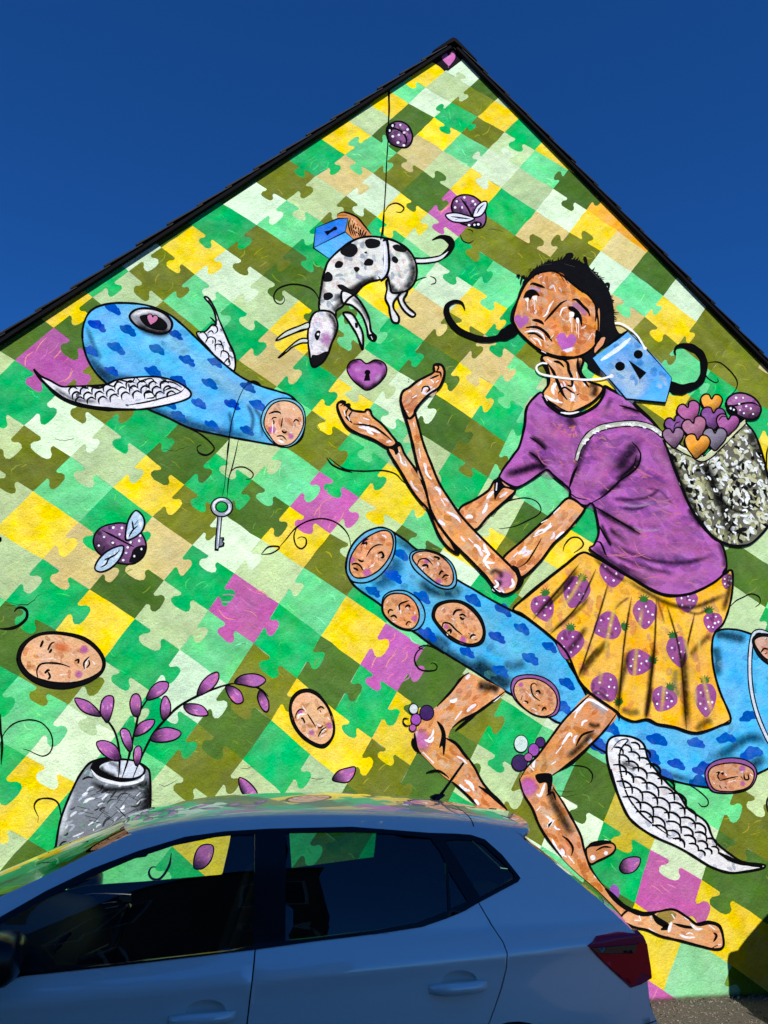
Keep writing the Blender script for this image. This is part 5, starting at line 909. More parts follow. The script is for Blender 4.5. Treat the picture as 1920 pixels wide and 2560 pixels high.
for x, y, r_ in ((110, 760, 18), (690, 1030, 25)): heart(f, 1280 + x / 5.184, 660 + y / 5.184, r_, .15, (184, 102, 176))
f.fill('W 640,1130 770,1090 775,1140 700,1160', (238, 226, 240), smooth=False)
f.soft('W 200,340 290,330 370,380', 12, (206, 170, 206), .9); f.soft('W 760,540 860,570 960,690', 22, (176, 120, 160), .9)
for s, w_ in (('W 225,285 260,270 330,290 415,322', 7.5), ('W 230,270 280,280', 6), ('W 770,480 830,480 900,550 970,620 1000,690', 8), ('W 410,760 480,680 560,590 630,520 700,485', 6), ('W 250,740 330,750 400,790', 8), ('W 340,750 400,800', 9), ('W 170,840 250,830 330,840 410,890 470,960 510,1020', 7.5), ('W 190,920 270,910 330,940 400,1000', 6), ('W 240,940 200,960', 3), ('W 440,1060 465,1075', 3.5), ('W 205,1000 250,1040', 4), ('W 140,460 200,380 270,370 345,430', 9)): f.line(s, w_)
f.fill('W 150,450 200,370 270,375 320,410 260,430 225,485 200,450', BLACK); f.fill('W 720,570 780,565 850,620 890,690 900,780 885,820 860,740 800,730 780,680 800,650 730,610', BLACK); f.line('W 215,480 225,610', 2); f.line('W 790,720 805,880', 2)
for s in ('W 160,470 190,470', 'W 190,480 195,620', 'W 270,450 300,450', 'W 285,470 285,610', 'W 260,480 265,540', 'W 305,460 310,500', 'W 745,650 760,690', 'W 745,690 750,780', 'W 765,690 765,900', 'W 835,730 840,780', 'W 820,790 830,920', 'W 850,760 850,970', 'W 735,660 740,760'): f.line(s, 4, (252, 250, 250))
f.fill('W 160,470 200,455 205,490 190,510', (252, 250, 250)); f.fill('W 255,440 310,430 310,470 270,480', (252, 250, 250)); f.fill('W 730,640 785,640 790,690 750,700', (252, 250, 250)); f.fill('W 820,720 850,715 860,770 830,780', (252, 250, 250))
for s in ('W 610,690 640,600 700,575', 'W 390,700 440,660 480,560 530,490', 'W 150,900 220,885 320,890 390,940 420,1020', 'W 230,980 300,1050', 'W 260,970 330,1000 370,1080', 'W 330,200 380,170', 'W 380,250 420,270', 'W 530,300 560,380', 'W 490,980 530,930', 'W 970,1000 1030,910'): f.line(s, 4.5, (246, 240, 240))
for s in ('W 300,130 260,210', 'W 360,110 330,160', 'W 640,150 720,270', 'W 780,260 860,330', 'W 840,300 900,390', 'W 1000,420 1040,520', 'W 150,290 120,380', 'W 600,140 670,240', 'W 730,220 800,290', 'W 900,340 970,420', 'W 960,370 1030,460', 'W 1060,520 1080,640 1070,760', 'W 1090,880 1070,1000 1075,1080', 'W 240,120 140,270', 'W 470,95 560,100', 'W 500,130 540,135'): f.line(s, 5)
f.fill('W 1070,880 1130,900 1150,960 1090,1050 1070,1080', BLACK)
f.line('W 310,1110 400,1160 540,1210 700,1225 830,1220 900,1190', 8); f.line('W 370,1140 430,1170', 6, (240, 232, 236)); f.build()
f = Fig('painted_mask', None, 'pale blue hanging face mask with white cords')
mk = 'E 985,772 1210,605 1270,650 1330,712 1420,800 1495,900 1478,985 1455,1062 1320,1050 1200,1037 1150,985 1110,932 1040,850'
q = f.fill(mk, (92, 176, 238), smooth=False); f.soft('E 1080,790 1180,880 1260,960 1320,1010', 110, (178, 206, 222), .85); f.soft('E 1200,690 1300,780 1400,880', 80, (130, 196, 240), .8); f.dabs(q, 40, [(120, 190, 240), (80, 160, 226), (170, 208, 232), (190, 216, 232)], 22, 11, .8, .5, alpha=.5, seed=171)
f.line('E 1035,788 1100,745 1170,695 1228,642', 11, (226, 238, 248)); f.ell(1100 + 1160 / S1, 600 + 825 / S1, 12.5, 11.5, 0, BLACK); f.ell(1100 + 1278 / S1, 600 + 748 / S1, 11.5, 11, 0, BLACK); f.fill('E 1212,782 1332,866 1288,912', BLACK, smooth=False); f.line('E 1285,900 1290,938', 2)
f.line('E 1495,900 1478,985 1455,1062 1200,1037 1110,932 1040,850', 5, smooth=False); f.line('E 1210,600 1330,712 1495,900', 3.5, smooth=False); f.line('E 1090,680 1150,640 1215,590', 7)
for s in ('E 690,808 655,805 622,825 625,855 660,878 760,897 860,908 950,912 1040,905 1105,888', 'E 1128,545 1170,550 1220,580 1270,625 1305,680 1322,712'): f.line(s, 5, (248, 248, 250), taper=(.8, 1))
f.dots('E 1105,888 1322,710', 4.5); f.build()
# heart on its black square at the gable top
f = Fig('painted_apex_heart', .0031, 'small pink heart on a black square at the gable top')
f.fill('B 1180,215 1270,150 1290,148 1345,215 1330,240 1245,305 1232,303', (34, 30, 36), smooth=False); heart(f, 640 + 1248 / S1, 60 + 228 / S1, 17, -.05, (206, 112, 176)); f.line('B 1245,270 1247,285', 2, (206, 112, 176)); f.build()
# ------------------------------------------------------------------ hatchback parked by the wall
YC = -1.51
def car_paint(name, col, metal=0.75, rough=0.3):
    m, t, p = nodes(name)
    p.inputs['Base Color'].default_value = (*col, 1); p.inputs['Metallic'].default_value = metal; p.inputs['Roughness'].default_value = rough
    p.inputs['Coat Weight'].default_value = 1.0; p.inputs['Coat Roughness'].default_value = 0.01; p.inputs['Coat IOR'].default_value = 1.75
    n = t.nodes.new('ShaderNodeTexNoise'); n.inputs['Scale'].default_value = 900; n.inputs['Detail'].default_value = 1
    tc = t.nodes.new('ShaderNodeTexCoord'); t.links.new(tc.outputs['Object'], n.inputs['Vector'])
    b = t.nodes.new('ShaderNodeBump'); b.inputs['Strength'].default_value = 0.05; b.inputs['Distance'].default_value = 0.001
    t.links.new(n.outputs['Fac'], b.inputs['Height']); t.links.new(b.outputs['Normal'], p.inputs['Normal'])
    return m
def glass_mat(name, tint, refl=1.0):
    m, t, p = nodes(name); t.nodes.remove(p); N, L = t.nodes.new, t.links.new
    tr = N('ShaderNodeBsdfTransparent'); tr.inputs['Color'].default_value = (*tint, 1)
    gl = N('ShaderNodeBsdfGlossy'); gl.inputs['Roughness'].default_value = 0.0; gl.inputs['Color'].default_value = (refl, refl, refl, 1)
    fr = N('ShaderNodeFresnel'); fr.inputs['IOR'].default_value = 1.52; mx = N('ShaderNodeMixShader')
    L(fr.outputs[0], mx.inputs[0]); L(tr.outputs[0], mx.inputs[1]); L(gl.outputs[0], mx.inputs[2]); L(mx.outputs[0], t.nodes['Material Output'].inputs['Surface'])
    return m
M_SILVER = car_paint('silver_car_paint', (0.88, 0.79, 0.70), .10, .35)
M_BLUEC = car_paint('dark_car_paint', (0.03, 0.035, 0.05))
M_TRIM = simple('black_trim', (0.006, 0.006, 0.007), 0.22, spec=0.22)
M_RUBBER = simple('rubber', (0.01, 0.01, 0.01), 0.85, spec=0.2)
M_INNER = simple('dark_interior', (0.028, 0.030, 0.030), 0.8, spec=0.25)
M_SEAT = simple('seat_cloth', (0.03, 0.032, 0.034), 0.95, spec=0.1, bump=0.3, bscale=120)
M_GLASS = glass_mat('window_glass', (0.80, 0.86, 0.82)); M_TINT = glass_mat('tinted_glass', (0.26, 0.50, 0.42))
M_LAMP = simple('red_lamp_glass', (1.0, 0.004, 0.01), 0.3, spec=0.2); M_LAMPD = simple('dark_lamp_glass', (0.45, 0.006, 0.05), 0.1, spec=0.3)
M_CHROME = simple('chrome', (0.6, 0.6, 0.62), 0.12, metal=1.0); M_CLEAR = simple('headlamp', (0.55, 0.57, 0.6), 0.05, coat=1.0); M_DOORTRIM = simple('door_trim', (0.05, 0.052, 0.05), 0.7, spec=0.3)
def lerp(tab, x):
    if x <= tab[0][0]: return tab[0][1]
    for (a, u), (b, v) in zip(tab, tab[1:]):
        if x <= b: t = (x - a) / (b - a); return u + (v - u) * t
    return tab[-1][1]
def smooth(tab, x):
    """monotone-ish smooth interpolation"""
    if x <= tab[0][0]: return tab[0][1]
    if x >= tab[-1][0]: return tab[-1][1]
    for i in range(len(tab) - 1):
        (a, u), (b, v) = tab[i], tab[i + 1]
        if x <= b:
            p0 = tab[max(i - 1, 0)]; p3 = tab[min(i + 2, len(tab) - 1)]
            m1 = (v - p0[1]) / (b - p0[0]) * (b - a); m2 = (p3[1] - u) / (p3[0] - a) * (b - a); t = (x - a) / (b - a)
            return (2*t**3 - 3*t*t + 1) * u + (t**3 - 2*t*t + t) * m1 + (-2*t**3 + 3*t*t) * v + (t**3 - t*t) * m2
ZC = [(-1.0, 1.13), (-0.75, 1.27), (-0.4, 1.398), (-0.1, 1.452), (0.2, 1.474), (0.5, 1.480), (0.8, 1.474), (1.1, 1.455), (1.35, 1.425), (1.6, 1.37), (1.9, 1.28)]
UP = [(0.93, .812), (1.0, .790), (1.1, .752), (1.2, .708), (1.3, .656), (1.35, .630), (1.385, .607), (1.405, .580), (1.425, .515), (1.445, .41), (1.463, .28), (1.475, .14), (1.48, 0.0)]
def zcrease(x): return 0.795 + 0.052 * (x - .18)
def plan(x):
    if x > 1.0: return 1 - .135 * ((x - 1.0) / 1.0) ** 2.2
    if x < -1.1: return 1 - .20 * ((-1.1 - x) / .95) ** 2.2
    return 1.0
def half(x, z):
    zc = zcrease(x); top = smooth(ZC, x)
    if z > .93:
        u = .93 + (z - .93) * .55 / max(top - .93, .02); return max(0, smooth(UP, min(u, 1.48))) * plan(x)
    tab = [(.15, .80), (.28, .858), (zc - .26, .880), (zc - .10, .881), (zc - .05, .883), (zc - .012, .888), (zc, .889), (zc + .012, .884), (min(zc + .06, .9), .856), (.93, .812)]
    return lerp(tab, z) * plan(x)
def on_side(px, py):
    Y = -2.3
    for _ in range(25):
        p = on_plane(px, py, Y); Y = .5 * Y + .5 * (YC - half(p.x, p.z))
    return (p.x, p.z)
def side(s): return [on_side(*q) for q in pts(s)]
car = empty('parked_car', (0, YC, 0), label='silver five-door hatchback parked close along the painted wall', category='car')
def cpart(name, v, f, mat, parent=None, sm=True, **k):
    """v in world metres"""
    me = mesh(name, [(x, y - YC, z) for x, y, z in v], f, mat, sm); o = obj(name, me, car if parent is None else parent, **k); return o
def panel(name, outer, mat, holes=(), off=0.0, res=0.05, rim=0.012, mirror=True, parent=None, flat=None):
    """a body panel: outline in side view (x,z), laid on the car's flank; both sides of the car get one"""
    loops = [outer] + list(holes); V = []; E = []
    for lp in loops:
        # subdivide edges
        o = []
        for i in range(len(lp)):
            a, b = lp[i], lp[(i + 1) % len(lp)]; n = max(1, int(hypot(b[0] - a[0], b[1] - a[1]) / (res * .8)))
            o += [(a[0] + (b[0] - a[0]) * k / n, a[1] + (b[1] - a[1]) * k / n) for k in range(n)]
        s0 = len(V); V += o; E += [(s0 + i, s0 + (i + 1) % len(o)) for i in range(len(o))]
    nb = len(V); x0, x1 = min(p[0] for p in outer), max(p[0] for p in outer); z0, z1 = min(p[1] for p in outer), max(p[1] for p in outer)
    xs = [x0 + res * (i + .5) for i in range(int((x1 - x0) / res) + 1)]
    zl = [z0 + res * .4 * (i + .5) for i in range(int((z1 - z0) / (res * .4)) + 1)]
    ok = lambda p: inside(p, outer) and not any(inside(p, h) for h in holes)
    V += [(x, z) for x in xs for z in zl if ok((x, z))]
    vv, _, ff, _ov, oe, of = delaunay_2d_cdt([Vector(p) for p in V], E, [], 0, 1e-5)
    tri = [f for f in ff if ok((sum(vv[i].x for i in f) / 3, sum(vv[i].y for i in f) / 3))]
    res_o = []
    for sgn in ((-1, 1) if mirror else (-1,)):
        vs = [(p.x, YC + sgn * (half(p.x, p.y) + off), p.y) for p in vv]; fs = [tuple(f) if sgn < 0 else tuple(f)[::-1] for f in tri]
        if rim:
            cnt = {}
            for f in fs:
                for k in range(3): e = (f[k], f[(k + 1) % 3]); cnt[e] = 1
            for (a, b) in list(cnt):
                if (b, a) not in cnt:
                    i = len(vs); xa, ya, za = vs[a]; xb, yb, zb_ = vs[b]; vs += [(xa, ya, za), (xb, yb, zb_), (xa, ya - sgn * rim, za), (xb, yb - sgn * rim, zb_)]; fs.append((i + 1, i, i + 2, i + 3))
        o = cpart(name, vs, fs, mat, parent if sgn < 0 else None if parent is None else parent)
        res_o.append(o)
    return res_o
# --- outlines traced on the flank
belt = side('X -260,1398 170,1345 700,1288 1200,1230 1650,1176') + side('Y 600,1120 1000,1072 1280,1030') + side('Y 1440,975 1560,925') + side('Z 265,862 400,790 505,735')
tip = side('Z 520,712 500,685 400,560 290,462 200,432 90,424')
top = side('Y 1340,420 830,380 300,392 0,410') + side('X 1200,445 900,535 600,650 300,795 0,965 -150,1045 -270,1110')
green = belt + tip + top
glass_f = side('X -150,1395 170,1332 700,1275 1200,1217 1500,1183') + side('Y 190,1150 200,430 100,432') + side('X 1400,448 1130,502 870,588 600,702 300,848 0,1010 -150,1100 -230,1200')
glass_r = side('Y 398,1120 600,1098 1000,1050 1250,1005 1452,925 1436,620 1400,540 1338,455 1100,428 830,418 398,424')
glass_s = side('Y 1470,912 1580,866 1450,660')
glass_q = side('Z 32,470 110,462 200,468 282,496 392,600 478,690 476,714 262,838')
panel('window_frame', green, M_TRIM, (glass_f, glass_r, glass_s, glass_q), off=.004, rim=.02)
for g, nm, mt in ((glass_f, 'front_window', M_GLASS), (glass_r, 'rear_window', M_TINT), (glass_s, 'fixed_window', M_TINT), (glass_q, 'quarter_window', M_TINT)):
    panel(nm, g, mt, off=-.003, rim=0, res=.08)
# panels below the belt
seam = side('Y 202,1176 196,1250 180,1400 150,1650'); seam_x0 = seam[-1][0]
seam_r = side('Z 250,872 330,1010 410,1130 436,1200 430,1300 400,1420 360,1540 320,1650')
RW, FW, WR = 1.285, -1.275, .305          # wheel centres and arch radius
def arch(cx, a0, a1, n=14, r=WR): return [(cx + r * cos(radians(a0 + (a1 - a0) * i / n)), .295 + r * sin(radians(a0 + (a1 - a0) * i / n))) for i in range(n + 1)]
dip = lambda p: (p[0], p[1] + .003)
mid_belt = [p for p in belt]
iF = 4                                     # belt point at the centre pillar
front_door = [dip(p) for p in belt[1:iF]] + [(seam[0][0] - .003, belt[iF][1] + .003)] + [(p[0] - .003, p[1]) for p in seam[1:]] + [(seam_x0 - .01, .30), (-.80, .30), (-.84, .55), (-.80, .80)]
hl = side('X 1400,1570 1300,1590 1205,1600 1205,1575 1290,1565 1390,1562')
def ellipse_pts(c, rx, rz, n=18): return [(c[0] + rx * cos(2 * pi * i / n), c[1] + rz * sin(2 * pi * i / n)) for i in range(n)]
h1 = side('X 1310,1612')[0]; h2 = side('Z 118,1412')[0]
d1, d2 = ellipse_pts((h1[0] + .01, h1[1] + .016), .080, .042), ellipse_pts((h2[0] + .005, h2[1] + .016), .080, .042)
ra = [p for p in arch(RW, 178, 100)]
rear_door = [(seam[0][0] + .003, belt[iF][1] + .003)] + [dip(p) for p in belt[iF + 1:-2]] + [(p[0] - .003, p[1]) for p in seam_r] + [(ra[6][0] - .02, ra[6][1] + .035), (ra[3][0] - .02, ra[3][1] + .03), (ra[0][0] - .02, .30), (seam_x0 + .01, .30)] + [(p[0] + .003, p[1]) for p in seam[1:]][::-1]
FD = panel('front_door', front_door, M_SILVER, (d1,)); RD = panel('rear_door', rear_door, M_SILVER, (d2,))
# flank behind the rear door, rear pillar, cantrail and windscreen pillar in one pressing
railz = lambda x: .93 + (1.372 - .93) * (smooth(ZC, x) - .93) / .55
rail = [(x, railz(x)) for x in [-.36 + .09 * i for i in range(21)]]
XE = [(.20, 2.02), (.50, 2.035), (.60, 1.985), (.74, 1.982), (.86, 1.955), (.93, 1.915), (1.02, 1.815), (1.10, 1.715), (1.20, 1.592), (1.285, 1.478), (1.33, 1.462), (1.36, 1.50), (1.40, 1.56)]
pill = side('X 820,440 600,545 300,695 0,835 -150,905 -280,965')
quarter = pill[::-1] + [p for p in rail if -.33 < p[0] < 1.40] + [(lerp(XE, z), z) for z in (1.34, 1.285, 1.20, 1.10, 1.02, .93, .86, .80, .74, .66, .60, .54)] + arch(RW + .0, 38, 150, 12)[0:] + [(p[0] + .003, p[1]) for p in seam_r[::-1]] + [(p[0] + .003, p[1] - .001) for p in belt[-2:]] + [(p[0] - .003, p[1] - .003) for p in tip] + [(p[0], p[1] - .005) for p in top]
panel('body_side', quarter, M_SILVER)
panel('rear_bumper_corner', [(RW + WR * cos(radians(34)), .295 + WR * sin(radians(34)))] + [(lerp(XE, z), z) for z in (.535, .50, .40, .30, .22)] + arch(RW, -12, 32, 5), M_SILVER)
panel('front_wing', [(-.815, .83), (-.85, .55), (-.81, .30), (-.92, .30)] + arch(FW, 0, 180, 14) + [(-1.70, .30), (-1.98, .32), (-2.0, .55), (-1.93, .68), (-1.6, .80), (-1.2, .90), (-.95, .955), (-.86, .96)], M_SILVER)
panel('sill', [(-.93, .29), (.95, .29), (.95, .19), (-.93, .19)], M_TRIM, off=-.012)
def mirror_grid(name, rows, mat, parent=None, sm=True, flip=False):
    """rows of points (near to far), lofted"""
    n = len(rows[0]); v = [p for r in rows for p in r]; f = []
    for i in range(len(rows) - 1):
        for j in range(n - 1):
            q = (i * n + j, i * n + j + 1, (i + 1) * n + j + 1, (i + 1) * n + j); f.append(q[::-1] if flip else q)
    return cpart(name, v, f, mat, parent, sm)
# roof skin
US = [1.372, 1.385, 1.395, 1.405, 1.415, 1.425, 1.435, 1.445, 1.455, 1.463, 1.47, 1.475, 1.479, 1.48]
def roof_row(x, dz=0.0, k=1.0):
    top = smooth(ZC, x); r = []
    for u in US: r.append((x, smooth(UP, u) * plan(x) * k, .93 + (u - .93) * (top - .93) / .55 + dz))
    near = [(a, YC - b, c) for a, b, c in r]; far = [(a, YC + b, c) for a, b, c in r[:-1]][::-1]
    return near + far
def fr_edge(j, n):      # front edge of the roof bows forward in the middle
    s = abs(2 * j / (n - 1) - 1); return -.075 * (1 - s ** 2.4)
rows = []
for i, x in enumerate([-.36, -.30, -.2, -.05, .1, .25, .4, .55, .7, .85, 1.0, 1.12, 1.22]):
    r = roof_row(x); n = len(r)
    if i < 3: r = [(p[0] + fr_edge(j, n) * (1 - i / 3), p[1], p[2] + fr_edge(j, n) * (1 - i / 3) * .38) for j, p in enumerate(r)]
    rows.append(r)
mirror_grid('roof_panel', rows, M_SILVER)
rows = [roof_row(x) for x in (1.226, 1.30, 1.38, 1.44)]
def sp_edge(j, n): s = abs(2 * j / (n - 1) - 1); return .10 * (1 - s ** 3)
n = len(rows[0])
rows.append([(1.47 + sp_edge(j, n), p[1], p[2] - .004) for j, p in enumerate(roof_row(1.47))])
rows.append([(p[0] + .004, p[1], p[2] - .022) for p in rows[-1]]); rows.append([(p[0] - .07, p[1] * .98 + YC * .02, p[2] - .012) for p in rows[-1]])
mirror_grid('roof_spoiler', rows, M_SILVER)
mirror_grid('headlining', [roof_row(x, -.035, .97) for x in (-.36, -.1, .2, .5, .8, 1.1, 1.4)], M_INNER, flip=True)
# windscreen
rows = []
for i in range(9):
    t = i / 8; zz = .965 + (1.318 - .965) * t
    e = (-1.03 + (-.345 + 1.03) * t ** .98, zz); y = half(e[0], e[1] if e[1] > .93 else .93) * .985
    bow = .30 * (1 - t) + .075 * t; lift = .012 + .05 * t
    rows.append([(e[0] - bow * (1 - abs(s) ** 2.2), YC + s * y, zz + lift * (1 - abs(s) ** 2.4)) for s in [-1 + k / 8 for k in range(17)]])
mirror_grid('windscreen', rows, M_GLASS, flip=True)
# bonnet and nose
rows = []
for x, z, wy in ((-.90, .965, .76), (-1.05, .962, .77), (-1.3, .925, .775), (-1.6, .85, .75), (-1.85, .755, .68), (-1.97, .68, .60)):
    rows.append([(x - .28 * (1 - abs(s) ** 2.4) * (.7 if x < -1.5 else 1) * (0.55 if x < -1.8 else 1), YC + s * wy, z + .035 * (1 - s * s)) for s in [-1 + k / 6 for k in range(13)]])
mirror_grid('bonnet', rows, M_SILVER)
rows = []
for z, dx in ((.69, 0), (.60, -.035), (.50, -.055), (.38, -.05), (.24, .0)):
    rows.append([(-1.985 + dx - .15 * (1 - abs(s) ** 2.6), YC + s * .69, z) for s in [-1 + k / 6 for k in range(13)]])
mirror_grid('front_bumper', rows, M_SILVER)
MB().box((-2.21, -.38, .42), (-2.19, .38, .58)).build('grille', M_TRIM, car, bevel=.004)
for sg in (-1, 1):
    MB().prism([(-2.05, .60), (-1.70, .72), (-1.62, .78), (-1.86, .76), (-2.04, .68)], 1, sg * .50, sg * .715).build('headlight', M_CLEAR, car, bevel=.006)
# tail: rear window, tailgate, bumper lofted between the two flanks
def tail_row(z, bow, n=17, dx=0.0, sq=3.0, k=1.0):
    xe = lerp(XE, z); y = half(xe, z) * k
    return [(xe + dx + bow * (1 - abs(s) ** sq), YC + s * y, z) for s in [-1 + 2 * q / (n - 1) for q in range(n)]]
mirror_grid('rear_screen', [tail_row(z, b) for z, b in ((1.305, .10), (1.26, .105), (1.18, .115), (1.10, .125), (1.04, .13), (1.012, .135))], M_TINT, flip=True)
mirror_grid('tailgate', [tail_row(z, b) for z, b in ((1.008, .135), (.97, .14), (.93, .135), (.88, .12), (.80, .10), (.70, .10), (.62, .105), (.57, .11))], M_SILVER, flip=True)
mirror_grid('rear_bumper', [tail_row(z, b) for z, b in ((.562, .07), (.555, .12), (.50, .125), (.40, .12), (.30, .11), (.22, .10))], M_SILVER, flip=True)
MB().box((2.13, -.26, .66), (2.145, .26, .77)).build('number_plate', simple('yellow_plate', (.75, .55, .05), .5), car, bevel=.003)
# tail lamps wrap the corner: dark upper band, bright lower wedge
lamp = side('Z 958,1150 1010,1088 1150,1058 1272,1044 1330,1120 1356,1260 1368,1360 1300,1400 1235,1422 1100,1300 1010,1212')
tl = panel('tail_light', lamp, M_LAMPD, off=.006, rim=.02, res=.03)
low = side('Z 1015,1206 1240,1200 1282,1130 1335,1135 1358,1280 1366,1352 1300,1320 1240,1400 1105,1295')
mid_l = side('Z 975,1165 1270,1140 1255,1195 1020,1198')
for o_, p_ in zip(panel('lamp_wedge', low, M_LAMP, off=.0095, rim=.003, res=.03), tl): o_.parent = p_
for o_, p_ in zip(panel('lamp_band', mid_l, simple('lamp_black_band', (.006, .001, .002), .1, coat=1.0), off=.0125, rim=.003, res=.03), tl): o_.parent = p_  # the lamp's own black middle band
# door handles with their finger bowls
for (cx, cz), dr, (bx, bz) in ((h1, FD, (h1[0] + .01, h1[1] + .016)), (h2, RD, (h2[0] + .005, h2[1] + .016))):
    for sg, dpar in zip((-1, 1), dr):
        v = []; f = []; n = 18
        for k, dep in ((1.0, 0.0), (.85, .012), (.5, .020), (.15, .022)):
            for i in range(n):
                x, z = bx + .080 * k * cos(2 * pi * i / n), bz + .042 * k * sin(2 * pi * i / n); v.append((x, YC + sg * (half(bx, bz) * 0 + half(x, z) - dep - .001), z))
        for r in range(3):
            for i in range(n): q = (r * n + i, r * n + (i + 1) % n, (r + 1) * n + (i + 1) % n, (r + 1) * n + i); f.append(q if sg < 0 else q[::-1])
        f.append(tuple(range(3 * n, 4 * n)))
        cpart('finger_bowl', v, f, M_SILVER, dpar)
        m = MB(); N_ = 13
        for i in range(N_):
            t = -1 + 2 * i / (N_ - 1); x = cx + t * .128; out_ = .042 * (1 - abs(t) ** 4) + .002; hh = .025 * (1 - .4 * abs(t) ** 3); z = cz - .003 + .004 * t
            y0 = half(x, z)
            ring = [(x, YC + sg * (y0 + out_ * o + .002), z + hh * h) for o, h in ((.45, 1), (.9, .75), (1.05, .1), (1.0, -.6), (.7, -1.0), (.45, -.95))]
            m.v += [(a, b - YC, c) for a, b, c in ring]
        for i in range(N_ - 1):
            for k in range(6): m.f.append((i * 6 + k, i * 6 + (k + 1) % 6, (i + 1) * 6 + (k + 1) % 6, (i + 1) * 6 + k))
        m.f += [tuple(range(6)), tuple(range((N_ - 1) * 6, N_ * 6))]
        m.build('door_handle', M_SILVER, dpar, smooth=True)
# fuel flap
ff_ = ellipse_pts(side('Z 1130,1460')[0], .085, .085, 28); FL = []
MB().tube([(x, -half(x, z) + .0005, z) for x, z in ff_ + ff_[:1]], -.0 + .0011, 5, caps=False).build('fuel_flap_seam', M_SILVER, car)
# inner shell so that gaps and windows look into a dark cabin
def shell_side(sg, zs, k, name, mat): 
    xs = [-.85 + .15 * i for i in range(18)]
    rows = [[(x, YC + sg * (half(x, z) - k), z) for x in xs] for z in zs]
    mirror_grid(name, rows, mat)
for sg in (-1, 1): shell_side(sg, (.2, .35, .5, .65, .78, .86), .03, 'door_lining', M_INNER)
MB().box((-1.0, -.8, .19), (1.95, .8, .21)).build('cabin_floor', M_INNER, car)
MB().prism([(-1.05, .50), (-.62, .50), (-.52, .62), (-.56, .80), (-.66, .90), (-1.05, .955)], 1, -.70, .70).build('dashboard', M_INNER, car, bevel=.02)
sw = [(-.42 + .05 * sin(t), -.36 + .18 * cos(t), .82 + .17 * sin(t)) for t in [2 * pi * i / 24 for i in range(25)]]
st_ = MB().tube(sw, .016, 8, caps=False); st_.tube([(-.42, -.36, .82), (-.62, -.36, .74)], .03, 8); st_.tube([(-.43, -.52, .82), (-.42, -.2, .82)], .018, 8); st_.build('steering_wheel', M_TRIM, car, smooth=True)
def seat(x, y, w_=.25):
    s = MB().prism([(x - .28, .42), (x + .22, .40), (x + .24, .50), (x - .28, .55)], 1, y - w_, y + w_)
    s.prism([(x + .12, .45), (x + .25, .45), (x + .40, 1.05), (x + .32, 1.08)], 1, y - w_, y + w_)
    s.build('seat', M_SEAT, car, bevel=.03, smooth=True)
    MB().prism([(x + .34, 1.10), (x + .43, 1.10), (x + .45, 1.26), (x + .37, 1.27)], 1, y - .13, y + .13).build('headrest', M_SEAT, car, bevel=.025, smooth=True)
seat(-.12, -.36); seat(-.12, .36)
s_ = MB().prism([(.55, .42), (1.02, .40), (1.02, .50), (.55, .55)], 1, -.62, .62); s_.prism([(.95, .45), (1.08, .45), (1.24, 1.02), (1.15, 1.04)], 1, -.62, .62); s_.build('rear_bench', M_SEAT, car, bevel=.03, smooth=True)
for y in (-.38, .38): MB().prism([(1.17, 1.04), (1.25, 1.04), (1.28, 1.17), (1.21, 1.18)], 1, y - .12, y + .12).build('rear_headrest', M_SEAT, car, bevel=.025, smooth=True)
MB().box((1.2, -.66, .93), (1.72, .66, .945)).build('parcel_shelf', M_INNER, car)
# far door tops and pillars, as seen through the glass
ft = [on_plane(*pts(q)[0], -.79) for q in ('X 560,760', 'X 930,735', 'X 1440,690', 'X 1485,495', 'Y 425,480', 'Y 437,648', 'Y 970,577', 'Y 980,488')]
ftp = [(-1.0, .55), (-1.0, ft[0].z - .06)] + [(p.x, p.z) for p in ft[:4]] + [(ft[3].x + .02, 1.36), (ft[4].x - .02, 1.36)] + [(p.x, p.z) for p in ft[4:8]] + [(ft[7].x + .02, 1.36), (1.52, 1.30), (1.85, .98), (1.85, .55)]
MB().prism(ftp, 1, .70, .725).build('far_door_trim', M_INNER, car)
# trim strip and pull on the far door
MB().box((-.74, .745, .70), (.15, .775, .86)).build('armrest', M_DOORTRIM, car, bevel=.015)
hd_ = MB()
def far_pt(q): v_ = on_plane(*pts(q)[0], YC + .69); return (v_.x, .69, v_.z)
for ch_ in (('X 518,830', 'X 600,818', 'X 720,818', 'X 850,824'), ('X 518,830', 'X 550,880', 'X 590,932', 'X 760,898', 'X 795,880', 'X 765,838'), ('X 600,895', 'X 690,878', 'X 760,868')): hd_.tube([far_pt(q) for q in ch_], .0065, 6)
hd_.build('inner_door_pull', M_CHROME, car)
pl_ = [far_pt(q) for q in ('X 770,825', 'X 850,828', 'X 850,866', 'X 800,868')]
MB().add([(x, y - .006, z) for x, y, z in pl_] + [(x, y + .01, z) for x, y, z in pl_], [(0, 1, 2, 3), (7, 6, 5, 4), (0, 4, 5, 1), (1, 5, 6, 2), (2, 6, 7, 3), (3, 7, 4, 0)]).build('door_insert', simple('silver_insert', (.4, .4, .4), .35, metal=.6), car)
vt = MB()
for i in range(4): vt.tube([(-.70 + .012 * i, -.62 + .035 * i, .80 + .016 * i), (-.62 + .012 * i, -.60 + .035 * i, .87 + .016 * i)], .008, 6)
vt.build('air_vent', M_TRIM, car)
